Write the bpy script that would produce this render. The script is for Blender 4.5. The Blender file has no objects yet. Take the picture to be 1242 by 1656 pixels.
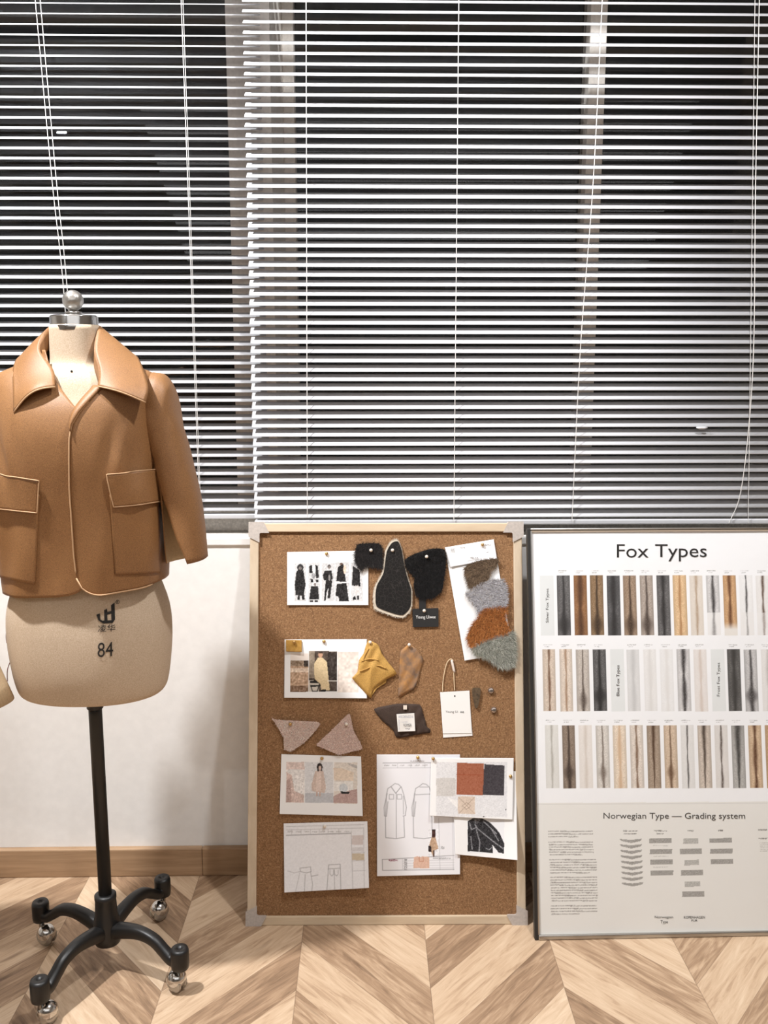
import bpy, math, random
import numpy as np
from mathutils import Vector
from mathutils.bvhtree import BVHTree

random.seed(7)
RNG = np.random.default_rng(7)
SC = bpy.context.scene
COL = SC.collection

# ------------------------------------------------------------------ camera
FOC = 1440.0
PITCH = math.radians(9.2)
YAW = math.radians(1.03)
CAM = np.array([0.0, 0.0, 1.265])
FW = np.array([math.sin(YAW)*math.cos(PITCH), math.cos(YAW)*math.cos(PITCH), -math.sin(PITCH)])
RT = np.array([math.cos(YAW), -math.sin(YAW), 0.0])
UPV = np.cross(RT, FW)
cam_d = bpy.data.cameras.new('camera')
cam_d.sensor_fit = 'VERTICAL'
cam_d.sensor_height = 24.0
cam_d.lens = 24.0*FOC/1656.0
cam_d.clip_start = 0.02
cam = bpy.data.objects.new('camera', cam_d)
COL.objects.link(cam)
cam.location = CAM
cam.rotation_euler = (math.pi/2-PITCH, 0, -YAW)
SC.camera = cam
SC.view_settings.view_transform = 'Standard'
SC.view_settings.look = 'None'
SC.view_settings.gamma = 1.0
SC.view_settings.use_curve_mapping = False
SC.view_settings.exposure = -0.45

# ------------------------------------------------------------------ world (night outside)
W = bpy.data.worlds.new('night')
SC.world = W
W.use_nodes = True
W.node_tree.nodes['Background'].inputs[0].default_value = (0.004, 0.004, 0.004, 1)
W.node_tree.nodes['Background'].inputs[1].default_value = 1.0

# ------------------------------------------------------------------ lights: ceiling downlights and an added fill
def spot(name, loc, aim, power, ang=120, blend=0.6, rad=0.04, col=(.985, .99, 1)):
    d = bpy.data.lights.new(name, 'SPOT')
    d.energy = power
    d.spot_size = math.radians(ang)
    d.spot_blend = blend
    d.shadow_soft_size = rad
    d.color = col
    o = bpy.data.objects.new(name, d)
    COL.objects.link(o)
    o.location = loc
    o.rotation_euler = (Vector(aim)-Vector(loc)).to_track_quat('-Z', 'Y').to_euler()
    return o
def area(name, loc, aim, power, sx, sy, col=(.97, .985, 1)):
    d = bpy.data.lights.new(name, 'AREA')
    d.shape = 'RECTANGLE'
    d.size = sx
    d.size_y = sy
    d.energy = power
    d.color = col
    o = bpy.data.objects.new(name, d)
    COL.objects.link(o)
    o.location = loc
    o.rotation_euler = (Vector(aim)-Vector(loc)).to_track_quat('-Z', 'Y').to_euler()
    return o
spot('downlight_key', (-1.08, 1.29, 2.75), (-0.75, 1.75, 0.5), 450, 130, .5, .045)
spot('downlight_right', (0.62, 1.15, 2.80), (0.40, 1.95, 0.4), 150, 125, .6, .06)
spot('downlight_rear', (-2.0, -1.2, 2.78), (-1.0, 1.0, 0.5), 45, 130, .6, .03)
area('room_fill', (0.3, -0.8, 2.80), (0.2, 0.9, 0.6), 46, 3.4, 2.8)  # added broad fill to brighten the room, not a known fixture

# ------------------------------------------------------------------ helpers
def lin(c):
    out = []
    for v in c[:3]:
        v = v/255.0
        out.append(v/12.92 if v <= .04045 else ((v+.055)/1.055)**2.4)
    return (out[0], out[1], out[2], 1.0)
def linarr(a):
    a = np.asarray(a, float)/255.0
    return np.where(a <= .04045, a/12.92, ((a+.055)/1.055)**2.4)
def ray(px, py):
    r = FW*FOC+RT*(px-621.0)+UPV*(828.0-py)
    return r/np.linalg.norm(r)
def at(px, py, Y):                         # point on the vertical plane y = Y
    r = ray(px, py)
    return CAM+r*((Y-CAM[1])/r[1])
def on_floor(px, py):
    r = ray(px, py)
    return CAM+r*(-CAM[2]/r[2])

def tag(o, label=None, cat=None, group=None, kind=None):
    if label: o['label'] = label
    if cat: o['category'] = cat
    if group: o['group'] = group
    if kind: o['kind'] = kind
    return o
def wloc(o):
    v = np.zeros(3)
    while o is not None:
        v = v+np.array(o.location)
        o = o.parent
    return v
def empty(name, loc, label=None, cat=None, group=None, parent=None):
    o = bpy.data.objects.new(name, None)
    o.empty_display_size = .05
    COL.objects.link(o)
    o.location = np.array(loc)-wloc(parent)
    if parent is not None: o.parent = parent
    return tag(o, label, cat, group)

def mk(name, VF, mat, parent=None, smooth=False, bevel=0, seg=2, solid=0, soff=-1, subsurf=0, colors=None, fm=None, rim=0, inner=0):
    V = np.asarray(VF[0], float)
    F = VF[1]
    c = (V.min(0)+V.max(0))/2
    me = bpy.data.meshes.new(name)
    me.from_pydata((V-c).tolist(), [], [tuple(int(i) for i in f) for f in F])
    for m in (mat if isinstance(mat, (list, tuple)) else [mat]):
        me.materials.append(m)
    if fm is not None:
        me.polygons.foreach_set('material_index', np.asarray(fm, dtype=np.int32))
    if smooth:
        me.polygons.foreach_set('use_smooth', np.ones(len(me.polygons), dtype=bool))
    if colors is not None:
        a = me.color_attributes.new('Print', 'FLOAT_COLOR', 'POINT')
        cc = np.ones((len(V), 4))
        cc[:, :3] = colors
        a.data.foreach_set('color', cc.astype(np.float32).ravel())
    me.update()
    o = bpy.data.objects.new(name, me)
    COL.objects.link(o)
    o.location = c-wloc(parent)
    if parent is not None: o.parent = parent
    if bevel:
        b = o.modifiers.new('bevel', 'BEVEL'); b.width = bevel; b.segments = seg; b.limit_method = 'ANGLE'
    if subsurf:
        s = o.modifiers.new('sub', 'SUBSURF'); s.levels = subsurf; s.render_levels = subsurf
    if solid:
        s = o.modifiers.new('solid', 'SOLIDIFY'); s.thickness = solid; s.offset = soff
        s.material_offset = inner; s.material_offset_rim = rim
    return o
def struct(name, VF, mat, **k):
    return tag(mk(name, VF, mat, **k), kind='structure')

def box(x0, x1, y0, y1, z0, z1):
    V = [(x, y, z) for x in (x0, x1) for y in (y0, y1) for z in (z0, z1)]
    F = [(0, 1, 3, 2), (4, 6, 7, 5), (0, 4, 5, 1), (2, 3, 7, 6), (0, 2, 6, 4), (1, 5, 7, 3)]
    return np.array(V, float), F
def join(parts):
    VV, FF, n = [], [], 0
    for V, F in parts:
        VV.append(np.asarray(V, float))
        FF += [tuple(i+n for i in f) for f in F]
        n += len(V)
    return np.vstack(VV), FF
def catmull(P, n):
    P = np.asarray(P, float)
    Q = np.vstack([2*P[0]-P[1], P, 2*P[-1]-P[-2]])
    out = []
    m = len(P)-1
    for s in np.linspace(0, m, n):
        i = min(int(s), m-1)
        t = s-i
        a, b, c, d = Q[i], Q[i+1], Q[i+2], Q[i+3]
        out.append(.5*((2*b)+(c-a)*t+(2*a-5*b+4*c-d)*t*t+(3*b-a-3*c+d)*t**3))
    return np.array(out)
def tube(path, r, n=8, closed=False):
    P = np.asarray(path, float)
    m = len(P)
    r = np.broadcast_to(np.asarray(r, float), (m,))
    V, F = [], []
    prev = None
    for i in range(m):
        if closed: t = P[(i+1) % m]-P[i-1]
        else: t = P[min(i+1, m-1)]-P[max(i-1, 0)]
        t = t/(np.linalg.norm(t)+1e-12)
        if prev is None:
            a = np.array([0, 0, 1.]) if abs(t[2]) < .9 else np.array([1., 0, 0])
        else: a = prev
        u = a-t*(a@t); u /= np.linalg.norm(u)+1e-12
        prev = u
        w = np.cross(t, u)
        for k in range(n):
            q = 2*math.pi*k/n
            V.append(P[i]+r[i]*(u*math.cos(q)+w*math.sin(q)))
    for i in range(m if closed else m-1):
        for k in range(n):
            a, b = i*n+k, i*n+(k+1) % n
            j = (i+1) % m
            F.append((a, b, j*n+(k+1) % n, j*n+k))
    if not closed:
        F.append(tuple(range(n-1, -1, -1)))
        F.append(tuple((m-1)*n+k for k in range(n)))
    return np.array(V), F
def lathe(c, prof, n=32, sx=1, sy=1):
    V, F = [], []
    for r, z in prof:
        for k in range(n):
            q = 2*math.pi*k/n
            V.append((c[0]+sx*r*math.cos(q), c[1]+sy*r*math.sin(q), c[2]+z))
    m = len(prof)
    for i in range(m-1):
        for k in range(n):
            F.append((i*n+k, i*n+(k+1) % n, (i+1)*n+(k+1) % n, (i+1)*n+k))
    F.append(tuple(range(n-1, -1, -1)))
    F.append(tuple((m-1)*n+k for k in range(n)))
    return np.array(V), F
def gridF(nu, nv, flip=False):              # nu columns, nv rows of vertices (row major)
    F = []
    for j in range(nv-1):
        for i in range(nu-1):
            a = j*nu+i
            f = (a, a+1, a+nu+1, a+nu)
            F.append(f[::-1] if flip else f)
    return F
def disc_ball(c, r, n=16, m=10, sq=(1, 1, 1)):
    prof = [(max(1e-4, r*math.sin(math.pi*i/m)), -r*math.cos(math.pi*i/m)*sq[2]) for i in range(m+1)]
    return lathe(c, prof, n, sq[0], sq[1])

# ------------------------------------------------------------------ materials
class NT:
    def __init__(self, name):
        self.m = bpy.data.materials.new(name)
        self.m.use_nodes = True
        self.t = self.m.node_tree
        self.b = self.t.nodes['Principled BSDF']
    def n(self, typ, **k):
        x = self.t.nodes.new(typ)
        for a, v in k.items():
            if a.startswith('i_'):
                key = a[2:]
                x.inputs[int(key) if key.isdigit() else key.replace('_', ' ')].default_value = v
            else: setattr(x, a, v)
        return x
    def l(self, a, b): self.t.links.new(a, b)
    def math(self, op, a, b=None):
        x = self.n('ShaderNodeMath', operation=op)
        for i, v in enumerate((a, b)):
            if v is None: continue
            if isinstance(v, (int, float)): x.inputs[i].default_value = v
            else: self.l(v, x.inputs[i])
        return x.outputs[0]
    def mix(self, f, a, b, mode='MIX'):
        x = self.n('ShaderNodeMix', data_type='RGBA', blend_type=mode)
        for i, v in ((0, f), (6, a), (7, b)):
            if isinstance(v, (int, float)): x.inputs[i].default_value = v
            elif isinstance(v, tuple): x.inputs[i].default_value = v
            else: self.l(v, x.inputs[i])
        return x.outputs[2]
    def ramp(self, f, stops):
        x = self.n('ShaderNodeValToRGB')
        e = x.color_ramp.elements
        while len(e) < len(stops): e.new(.5)
        for q, (p, c) in zip(e, stops):
            q.position = p; q.color = c
        self.l(f, x.inputs[0])
        return x.outputs[0]
    def noise(self, scale, detail=4, rough=.55, vec=None, dist=0):
        x = self.n('ShaderNodeTexNoise')
        x.inputs['Scale'].default_value = scale
        x.inputs['Detail'].default_value = detail
        x.inputs['Roughness'].default_value = rough
        x.inputs['Distortion'].default_value = dist
        if vec is None: vec = self.n('ShaderNodeNewGeometry').outputs['Position']
        self.l(vec, x.inputs['Vector'])
        return x.outputs[0]
    def bump(self, h, strength=.3, dist=.002):
        x = self.n('ShaderNodeBump')
        x.inputs['Strength'].default_value = strength
        x.inputs['Distance'].default_value = dist
        self.l(h, x.inputs['Height'])
        self.l(x.outputs[0], self.b.inputs['Normal'])
def M(name, c, rough=.6, metal=0, var=0, scale=60, bump=0, bscale=None, spec=.5, c2=None, coat=0, detail=4):
    N = NT(name)
    N.b.inputs['Roughness'].default_value = rough
    N.b.inputs['Metallic'].default_value = metal
    N.b.inputs['Specular IOR Level'].default_value = spec
    if coat: N.b.inputs['Coat Weight'].default_value = coat; N.b.inputs['Coat Roughness'].default_value = .25
    L = lin(c)
    if var or c2:
        if c2 is None:
            c2 = tuple(max(0, v*(1-var)) for v in c); c1 = tuple(min(255, v*(1+var*.6)) for v in c)
        else: c1 = c
        f = N.noise(scale, detail)
        N.l(N.ramp(f, [(.3, lin(c2)), (.7, lin(c1))]), N.b.inputs['Base Color'])
    else: N.b.inputs['Base Color'].default_value = L
    if bump: N.bump(N.noise(bscale or scale, 5), bump)
    return N.m
def Mprint(name, rough=.55, coat=0, grain=.0, wave=0):
    N = NT(name)
    a = N.n('ShaderNodeVertexColor', layer_name='Print')
    N.l(a.outputs[0], N.b.inputs['Base Color'])
    N.b.inputs['Roughness'].default_value = rough
    N.b.inputs['Specular IOR Level'].default_value = .2
    if coat: N.b.inputs['Coat Weight'].default_value = coat; N.b.inputs['Coat Roughness'].default_value = .2
    if wave: N.bump(N.noise(9, 3), wave, .01)
    return N.m

m_wall = M('white_wall_paint', (246, 245, 243), .8, var=.015, scale=40, bump=.05, bscale=250)
m_room = M('room_paint', (168, 164, 158), .9)
m_ceil = M('ceiling_paint', (232, 229, 225), .9)
m_slat = M('white_slat_enamel', (203, 203, 206), .38, spec=.5)
m_cord = M('white_cord', (215, 212, 208), .7)
m_stone = M('grey_stone', (206, 201, 194), .75, var=.12, scale=180)
m_pier = M('beige_pier_plaster', (234, 228, 220), .8, var=.04, scale=140)
m_frame_w = M('window_frame_paint', (234, 228, 220), .55, var=.04, scale=140)
m_cap = M('grey_metal_cap', (190, 190, 190), .3, 1)
# glass
N = NT('window_glass')
N.b.inputs['Base Color'].default_value = (1, 1, 1, 1)
N.b.inputs['Transmission Weight'].default_value = 1
N.b.inputs['Roughness'].default_value = 0
N.b.inputs['IOR'].default_value = 1.45
m_glass = N.m
m_night = M('night_facade', (34, 33, 32), .9, var=.3, scale=3)

def mat_floor():
    N = NT('chevron_oak_floor')
    g = N.n('ShaderNodeNewGeometry')
    s = N.n('ShaderNodeSeparateXYZ'); N.l(g.outputs['Position'], s.inputs[0])
    cw, pw, sl = .2768, .1565, 1.128
    xx = N.math('DIVIDE', N.math('ADD', s.outputs[0], .151+cw*20), cw)
    ci = N.math('FLOOR', xx)
    fx = N.math('SUBTRACT', xx, ci)
    odd = N.math('MODULO', ci, 2.0)                       # column right of the seam at -.151 is even
    sg = N.math('SUBTRACT', 1.0, N.math('MULTIPLY', odd, 2.0))
    # even: line drops to the right -> v = y + sl*fx*cw ; odd: v = y + sl*cw*(1-fx)
    tri = N.math('ADD', N.math('MULTIPLY', fx, N.math('SUBTRACT', 1.0, odd)), N.math('MULTIPLY', N.math('SUBTRACT', 1.0, fx), odd))
    v = N.math('DIVIDE', N.math('ADD', N.math('ADD', s.outputs[1], N.math('MULTIPLY', tri, sl*cw)), 10*pw-1.812), pw)
    vi = N.math('FLOOR', v)
    fv = N.math('SUBTRACT', v, vi)
    cv = N.n('ShaderNodeCombineXYZ')
    N.l(ci, cv.inputs[0]); N.l(vi, cv.inputs[1])
    wn = N.n('ShaderNodeTexWhiteNoise', noise_dimensions='3D'); N.l(cv.outputs[0], wn.inputs[0])
    cv.inputs[2].default_value = 3.0
    # along-plank and across-plank coordinates for the grain
    c, sn = math.cos(math.atan(sl)), math.sin(math.atan(sl))
    dx = N.math('MULTIPLY', fx, cw)
    al = N.math('SUBTRACT', N.math('MULTIPLY', N.math('MULTIPLY', dx, sg), c), N.math('MULTIPLY', s.outputs[1], sn))
    gv = N.n('ShaderNodeCombineXYZ')
    N.l(N.math('MULTIPLY', al, 1.0), gv.inputs[0])
    N.l(N.math('MULTIPLY', v, pw*6), gv.inputs[1])
    N.l(N.math('MULTIPLY', wn.outputs[0], 7.0), gv.inputs[2])
    g1 = N.noise(6, 6, .6, gv.outputs[0], 1.6)
    gv2 = N.n('ShaderNodeVectorMath', operation='MULTIPLY'); N.l(gv.outputs[0], gv2.inputs[0]); gv2.inputs[1].default_value = (4, 14, 1)
    g2 = N.noise(8, 4, .6, gv2.outputs[0], .3)
    tone = N.math('ADD', N.math('ADD', N.math('MULTIPLY', wn.outputs[0], .16), N.math('MULTIPLY', N.math('MODULO', N.math('ADD', ci, vi), 2.0), .27)), N.math('ADD', N.math('MULTIPLY', g1, .95), N.math('MULTIPLY', g2, .26)))
    col = N.ramp(N.math('SUBTRACT', tone, .36), [(.05, lin((116, 92, 72))), (.32, lin((160, 131, 104))), (.52, lin((194, 166, 137))), (.85, lin((216, 192, 164)))])
    # dark knots
    kn = N.noise(3.2, 2, .5, gv.outputs[0], .4)
    kf = N.ramp(kn, [(.66, (0, 0, 0, 1)), (.74, (1, 1, 1, 1))])
    col = N.mix(N.math('MULTIPLY', kf, .45), col, lin((84, 60, 44)))
    # joints
    e1 = N.math('MINIMUM', fv, N.math('SUBTRACT', 1.0, fv))
    j1 = N.math('LESS_THAN', e1, .006)
    e2 = N.math('MINIMUM', fx, N.math('SUBTRACT', 1.0, fx))
    j2 = N.math('LESS_THAN', e2, .0035)
    jj = N.math('MAXIMUM', j1, j2)
    col = N.mix(N.math('MULTIPLY', jj, .45), col, lin((100, 74, 54)))
    N.l(col, N.b.inputs['Base Color'])
    N.b.inputs['Roughness'].default_value = .5
    N.b.inputs['Specular IOR Level'].default_value = .35
    N.bump(g2, .08, .001)
    return N.m
m_floor = mat_floor()
def mat_wood(name, light, dark, axis=0, stretch=14):
    N = NT(name)
    g = N.n('ShaderNodeNewGeometry')
    v = N.n('ShaderNodeVectorMath', operation='MULTIPLY'); N.l(g.outputs['Position'], v.inputs[0])
    sc = [stretch*3]*3; sc[axis] = 3
    v.inputs[1].default_value = sc
    f = N.noise(1.6, 6, .6, v.outputs[0], .6)
    N.l(N.ramp(f, [(.3, lin(dark)), (.7, lin(light))]), N.b.inputs['Base Color'])
    N.b.inputs['Roughness'].default_value = .5
    return N.m
m_base = mat_wood('oak_skirting', (184, 152, 120), (150, 120, 90), 0)
m_bframe = mat_wood('pale_beech', (214, 194, 166), (196, 174, 146), 0, 10)
m_bframe_v = mat_wood('pale_beech_upright', (210, 192, 168), (192, 172, 146), 2, 10)
m_corner = M('grey_plastic_corner', (186, 176, 168), .6, var=.06, scale=200)
def mat_cork():
    N = NT('cork')
    f = N.noise(330, 3, .75)
    f2 = N.noise(150, 3, .6)
    col = N.ramp(f, [(.28, lin((72, 48, 30))), (.45, lin((124, 89, 57))), (.58, lin((148, 111, 75))), (.74, lin((192, 158, 120)))])
    col = N.mix(.18, col, N.ramp(f2, [(.35, lin((116, 82, 52))), (.65, lin((168, 124, 84)))]))
    N.l(col, N.b.inputs['Base Color'])
    N.b.inputs['Roughness'].default_value = .9
    N.bump(f, .25, .001)
    return N.m
m_cork = mat_cork()
def mat_leather(name, c, c2, rough=.5):
    N = NT(name)
    f = N.noise(7, 4, .6)
    f2 = N.noise(700, 3, .6)
    col = N.ramp(f, [(.3, lin(c2)), (.7, lin(c))])
    col = N.mix(.5, col, N.ramp(f2, [(.35, lin(tuple(v*.72 for v in c2))), (.65, lin(tuple(min(255, v*1.08) for v in c)))]))
    N.l(col, N.b.inputs['Base Color'])
    N.b.inputs['Roughness'].default_value = rough
    N.b.inputs['Specular IOR Level'].default_value = .5
    N.bump(f2, .4, .0008)
    return N.m
m_leather = mat_leather('tan_leather', (156, 112, 70), (136, 95, 58))
m_piping = M('pale_tan_leather_edge', (196, 158, 120), .55)
m_lining = M('beige_jacket_lining', (196, 172, 138), .8, var=.06, scale=300)
def mat_linen():
    N = NT('linen_canvas')
    f = N.noise(500, 3, .7)
    f2 = N.noise(12, 3, .6)
    col = N.mix(.3, N.ramp(f, [(.3, lin((176, 152, 126))), (.7, lin((218, 200, 178)))]), N.ramp(f2, [(.3, lin((188, 166, 140))), (.7, lin((206, 186, 162)))]))
    N.l(col, N.b.inputs['Base Color'])
    N.b.inputs['Roughness'].default_value = .9
    N.bump(f, .2, .0006)
    return N.m
m_linen = mat_linen()
m_black = M('black_enamel', (19, 18, 18), .42, var=.1, scale=20)
m_ink = M('black_ink', (30, 28, 27), .7)
m_chrome = M('chrome', (205, 203, 200), .16, 1, bump=.1, bscale=60)
m_rubber = M('chromed_castor_wheel', (170, 166, 160), .3, .8)
m_ball = M('brushed_finial', (190, 186, 180), .3, .9, bump=.5, bscale=130)
m_alu = M('brushed_aluminium', (196, 194, 190), .28, 1)
m_darkframe = M('dark_reflection_and_backing', (40, 38, 36), .5)
m_paper = Mprint('printed_paper', .6)
m_poster = Mprint('poster_print', .42, coat=.15, wave=.12)
m_white = M('white_card', (238, 236, 233), .6)
m_brass = M('brass_pin', (196, 160, 104), .3, .8)
m_pearl = M('white_pin_head', (226, 214, 200), .35)
m_hair = Mprint('fur_strands', .85)
m_print = m_ink
m_thread = M('red_brown_thread', (120, 62, 44), .8)

# ------------------------------------------------------------------ setting
YW = 2.095                                   # front of the low wall
SILL = at(200, 869, YW)[2]
XL, XR, YB, ZC = -2.3, 2.3, -2.6, 2.85
struct('floor', box(XL, XR, YB, YW+.3, -.05, 0), m_floor)
struct('ceiling', box(XL, XR, YB, YW+.6, ZC, ZC+.05), m_ceil)
struct('wall_left', box(XL-.1, XL, YB, YW+.6, 0, ZC), m_room)
struct('wall_right', box(XR, XR+.1, YB, YW+.6, 0, ZC), m_room)
struct('wall_front', box(XL, XR, YB-.1, YB, 0, ZC), m_room)
struct('wall_back', box(XL, XR, YW, YW+.5, 0, SILL-.022), m_wall)
struct('trim_1', box(XL, XR, YW-.004, YW+.012, SILL-.022, SILL), m_wall, bevel=.004)          # white lip of the sill
struct('trim_2', box(XL, XR, YW+.012, YW+.5, SILL-.022, SILL-.001), m_stone)                     # stone sill top
struct('wall_upper', box(XL, XR, YW+.02, YW+.5, 2.3, ZC), m_wall)
struct('baseboard_back', join([box(XL, -.42, YW-.018, YW, 0, .0745), box(-.4195, XR, YW-.018, YW, 0, .0745)]), m_base, bevel=.003)
struct('trim_4', box(XL, XR, 2.175, YW+.5, SILL, SILL+.06), m_stone)
PF = 2.165                                  # front of pier
px0 = at(365, 60, PF)[0]; px1 = at(436, 60, PF)[0]
struct('trim_3', box(px0, px1, PF, YW+.5, SILL+.06, 2.3), m_pier)
GY = 2.50
mx0 = at(953, 60, 2.46)[0]; mx1 = at(980, 60, 2.46)[0]
def window(name, x0, x1, mull=()):
    w = tag(empty(name, ((x0+x1)/2, GY, SILL)), kind='structure')
    fr = [box(x0, x1, GY-.03, GY+.03, SILL, SILL+.035), box(x0, x1, GY-.03, GY+.03, 2.265, 2.3),
          box(x0, x0+.03, GY-.03, GY+.03, SILL+.035, 2.265), box(x1-.03, x1, GY-.03, GY+.03, SILL+.035, 2.265)]
    for a, b in mull: fr.append(box(a, b, GY-.05, GY+.03, SILL+.035, 2.265))
    tag(mk('window_frame', join(fr), m_frame_w, w, bevel=.003), kind='structure')
    e = [x0+.03]+[q for ab in mull for q in ab]+[x1-.03]
    for i in range(0, len(e), 2):
        tag(mk('window_pane', box(e[i], e[i+1], GY-.003, GY+.003, SILL+.035, 2.265), m_glass, w), kind='structure')
    return w
window('window_1', XL, px0)
window('window_2', px1, XR, [(mx0, mx1)])

# ------------------------------------------------------------------ venetian blinds
def slat_mesh(L, wdt=.025, crown=.0014, th=.0006):
    n = 8
    V, F = [], []
    for xe in (-L/2, L/2):
        top = [((i/n-.5)*wdt, crown*(1-(2*i/n-1)**2)) for i in range(n+1)]
        ring = [(y, z) for y, z in top]+[(y, z-th) for y, z in reversed(top)]
        V += [(xe, y, z) for y, z in ring]
    m = 2*(n+1)
    for k in range(m): F.append((k, (k+1) % m, m+(k+1) % m, m+k))
    F.append(tuple(range(m-1, -1, -1))); F.append(tuple(range(m, 2*m)))
    me = bpy.data.meshes.new('slat')
    me.from_pydata(V, [], F)
    me.materials.append(m_slat)
    for p in me.polygons: p.use_smooth = len(p.vertices) == 4
    return me
def blind(x0, x1, Y, zrail, pitch, tilt, label, cords, roll=0):
    root = empty('venetian_blind', ((x0+x1)/2, Y, zrail), label, 'blind', 'white venetian blinds over the night windows')
    me = slat_mesh(x1-x0)
    z = zrail+pitch*.95
    k = 0
    while z < 2.21:
        o = bpy.data.objects.new('slat', me)
        COL.objects.link(o)
        o.parent = root
        o.location = (RNG.normal(0, .0007), 0, z-zrail)
        o.rotation_euler = (math.radians(tilt[0]+(tilt[1]-tilt[0])*(z-zrail)/1.2+RNG.normal(0, .8)), RNG.normal(0, .0004)+roll, 0)
        z += pitch; k += 1
    mk('bottom_rail', box(x0, x1, Y-.012, Y+.012, zrail-.006, zrail+.006), m_slat, root, bevel=.003, seg=3)
    mk('head_rail', box(x0, x1, Y-.014, Y+.014, 2.225, 2.26), m_slat, root, bevel=.002)
    for nm, pts, r in cords:
        P = np.array([at(a, b, Y-.0155) for a, b in pts])
        if len(P) > 2: P = catmull(P, 30)
        if pts[0][1] <= 0:
            d = P[0]-P[1]; d /= d[2]
            P = np.vstack([P[0]+d*(2.225-P[0][2]), P])
        mk(nm, tube(P, r, 6), m_cord, root)
    return root
rx0 = at(402, 400, 2.114)[0]
zr = at(410, 844.5, 2.114)[2]
rb = blind(rx0, 1.15, 2.114, zr, .02155, (41, 31), 'white venetian blind with nearly closed slats above the cork board and poster',
      [('ladder_cord', [(495, 0), (497, 836)], .0009), ('ladder_cord', [(742, 0), (734, 842)], .0009),
       ('ladder_cord', [(974, 0), (959, 300), (939, 560), (925, 842)], .0009),
       ('ladder_cord', [(1221, 0), (1216, 400), (1210, 846)], .0006),
       ('pull_cord', [(1228, 0), (1222, 300), (1219, 560), (1210, 700), (1197, 800), (1179, 846)], .0009)])
q = at(1135, 692, 2.101)
mk('slat_clip', tube([q+[-.013, 0, .001], q+[-.006, 0, 0], q+[.006, 0, 0], q+[.013, 0, .001]], [.0018, .0034, .0034, .0018], 8), m_slat, rb, smooth=True)
blind(-1.45, at(428, 400, 2.144)[0], 2.144, at(400, 834, 2.144)[2], .0218, (32, 22), 'white venetian blind with more open slats behind the dress form',
      [('ladder_cord', [(57, 0), (84, 290), (103, 470), (130, 832)], .0008), ('ladder_cord', [(65, 0), (91, 290), (109, 470), (136, 832)], .0008),
       ('ladder_cord', [(293, 0), (323, 834)], .0008), ('ladder_cord', [(296, 0), (325, 834)], .0006)])

# ------------------------------------------------------------------ dress form
AX, AY = -.557, 1.736
form = empty('dress_form', (AX, AY, 0), 'beige linen dress form on a black castor stand wearing the tan jacket', 'dress form')
def ringpt(a, bf, bb, th, n=2.4):
    s, c = math.sin(th), math.cos(th)
    e = 2.0/n
    x = a*math.copysign(abs(s)**e, s)
    y = -(bf if c > 0 else bb)*math.copysign(abs(c)**e, c)
    return x, y
def interp_rows(rows, z):
    rows = np.asarray(rows)
    return [np.interp(z, rows[:, 0], rows[:, k]) for k in range(1, rows.shape[1])]
def smooth_rows(rows, n):
    return catmull(np.array(rows), n)
TOR = smooth_rows([(.618, .122, .080, .080), (.622, .139, .098, .098), (.638, .148, .106, .106), (.68, .155, .114, .114), (.74, .160, .116, .116), (.80, .156, .112, .110),
    (.88, .130, .098, .092), (.94, .116, .088, .08), (1.02, .12, .098, .08), (1.10, .130, .114, .085), (1.16, .132, .108, .086), (1.21, .126, .088, .08),
    (1.240, .112, .078, .068), (1.258, .084, .066, .058), (1.268, .054, .053, .053), (1.280, .0475, .047, .048), (1.31, .046, .045, .046), (1.345, .045, .044, .044)], 70)
nth = 72
V = []
for z, a, bf, bb in TOR:
    for k in range(nth):
        x, y = ringpt(a, bf, bb, 2*math.pi*k/nth, 2.2)
        V.append((AX+x, AY+y, z))
F = []
for i in range(len(TOR)-1):
    for k in range(nth):
        F.append((i*nth+k, i*nth+(k+1) % nth, (i+1)*nth+(k+1) % nth, (i+1)*nth+k))
F.append(tuple(range(nth-1, -1, -1))); F.append(tuple((len(TOR)-1)*nth+k for k in range(nth)))
torVF = (np.array(V), F)
torso = mk('torso', torVF, m_linen, form, smooth=True)
torB = BVHTree.FromPolygons([tuple(v) for v in V], F)
zc0 = at(118, 534, AY)[2]; zc1 = at(118, 510, AY)[2]
rc = .0440
mk('neck_cap', lathe((AX, AY, 0), [(rc-.001, zc0-.003), (rc+.001, zc0-.001), (rc+.001, zc0+.008), (rc, zc0+.009), (rc, zc1-.002), (rc-.003, zc1), (.012, zc1+.002), (.004, zc1+.002)], 48), m_chrome, form, smooth=True, bevel=.0005)
zb = at(117, 486, AY)[2]
fin = mk('finial', disc_ball((AX, AY, zb), .0195, 28, 18), m_ball, form, smooth=True)
mk('finial_stem', lathe((AX, AY, 0), [(.014, zc1+.002), (.016, zc1+.004), (.014, zc1+.007), (.007, zc1+.009), (.006, zb-.017), (.008, zb-.016)], 24), m_chrome, fin, smooth=True)
mk('pole', lathe((AX, AY, 0), [(.0135, .16), (.0135, .57), (.0135, .59)], 24), m_black, form, smooth=True)
mk('pole_collar', lathe((AX, AY, 0), [(.014, .58), (.0165, .582), (.0165, .620), (.014, .622)], 24), m_black, form, smooth=True)
mk('hub', lathe((AX, AY, 0), [(.018, .055), (.026, .06), (.028, .075), (.027, .11), (.023, .125), (.0215, .158), (.0225, .16), (.0225, .168), (.018, .171), (.012, .171)], 32), m_black, form, smooth=True)
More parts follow.
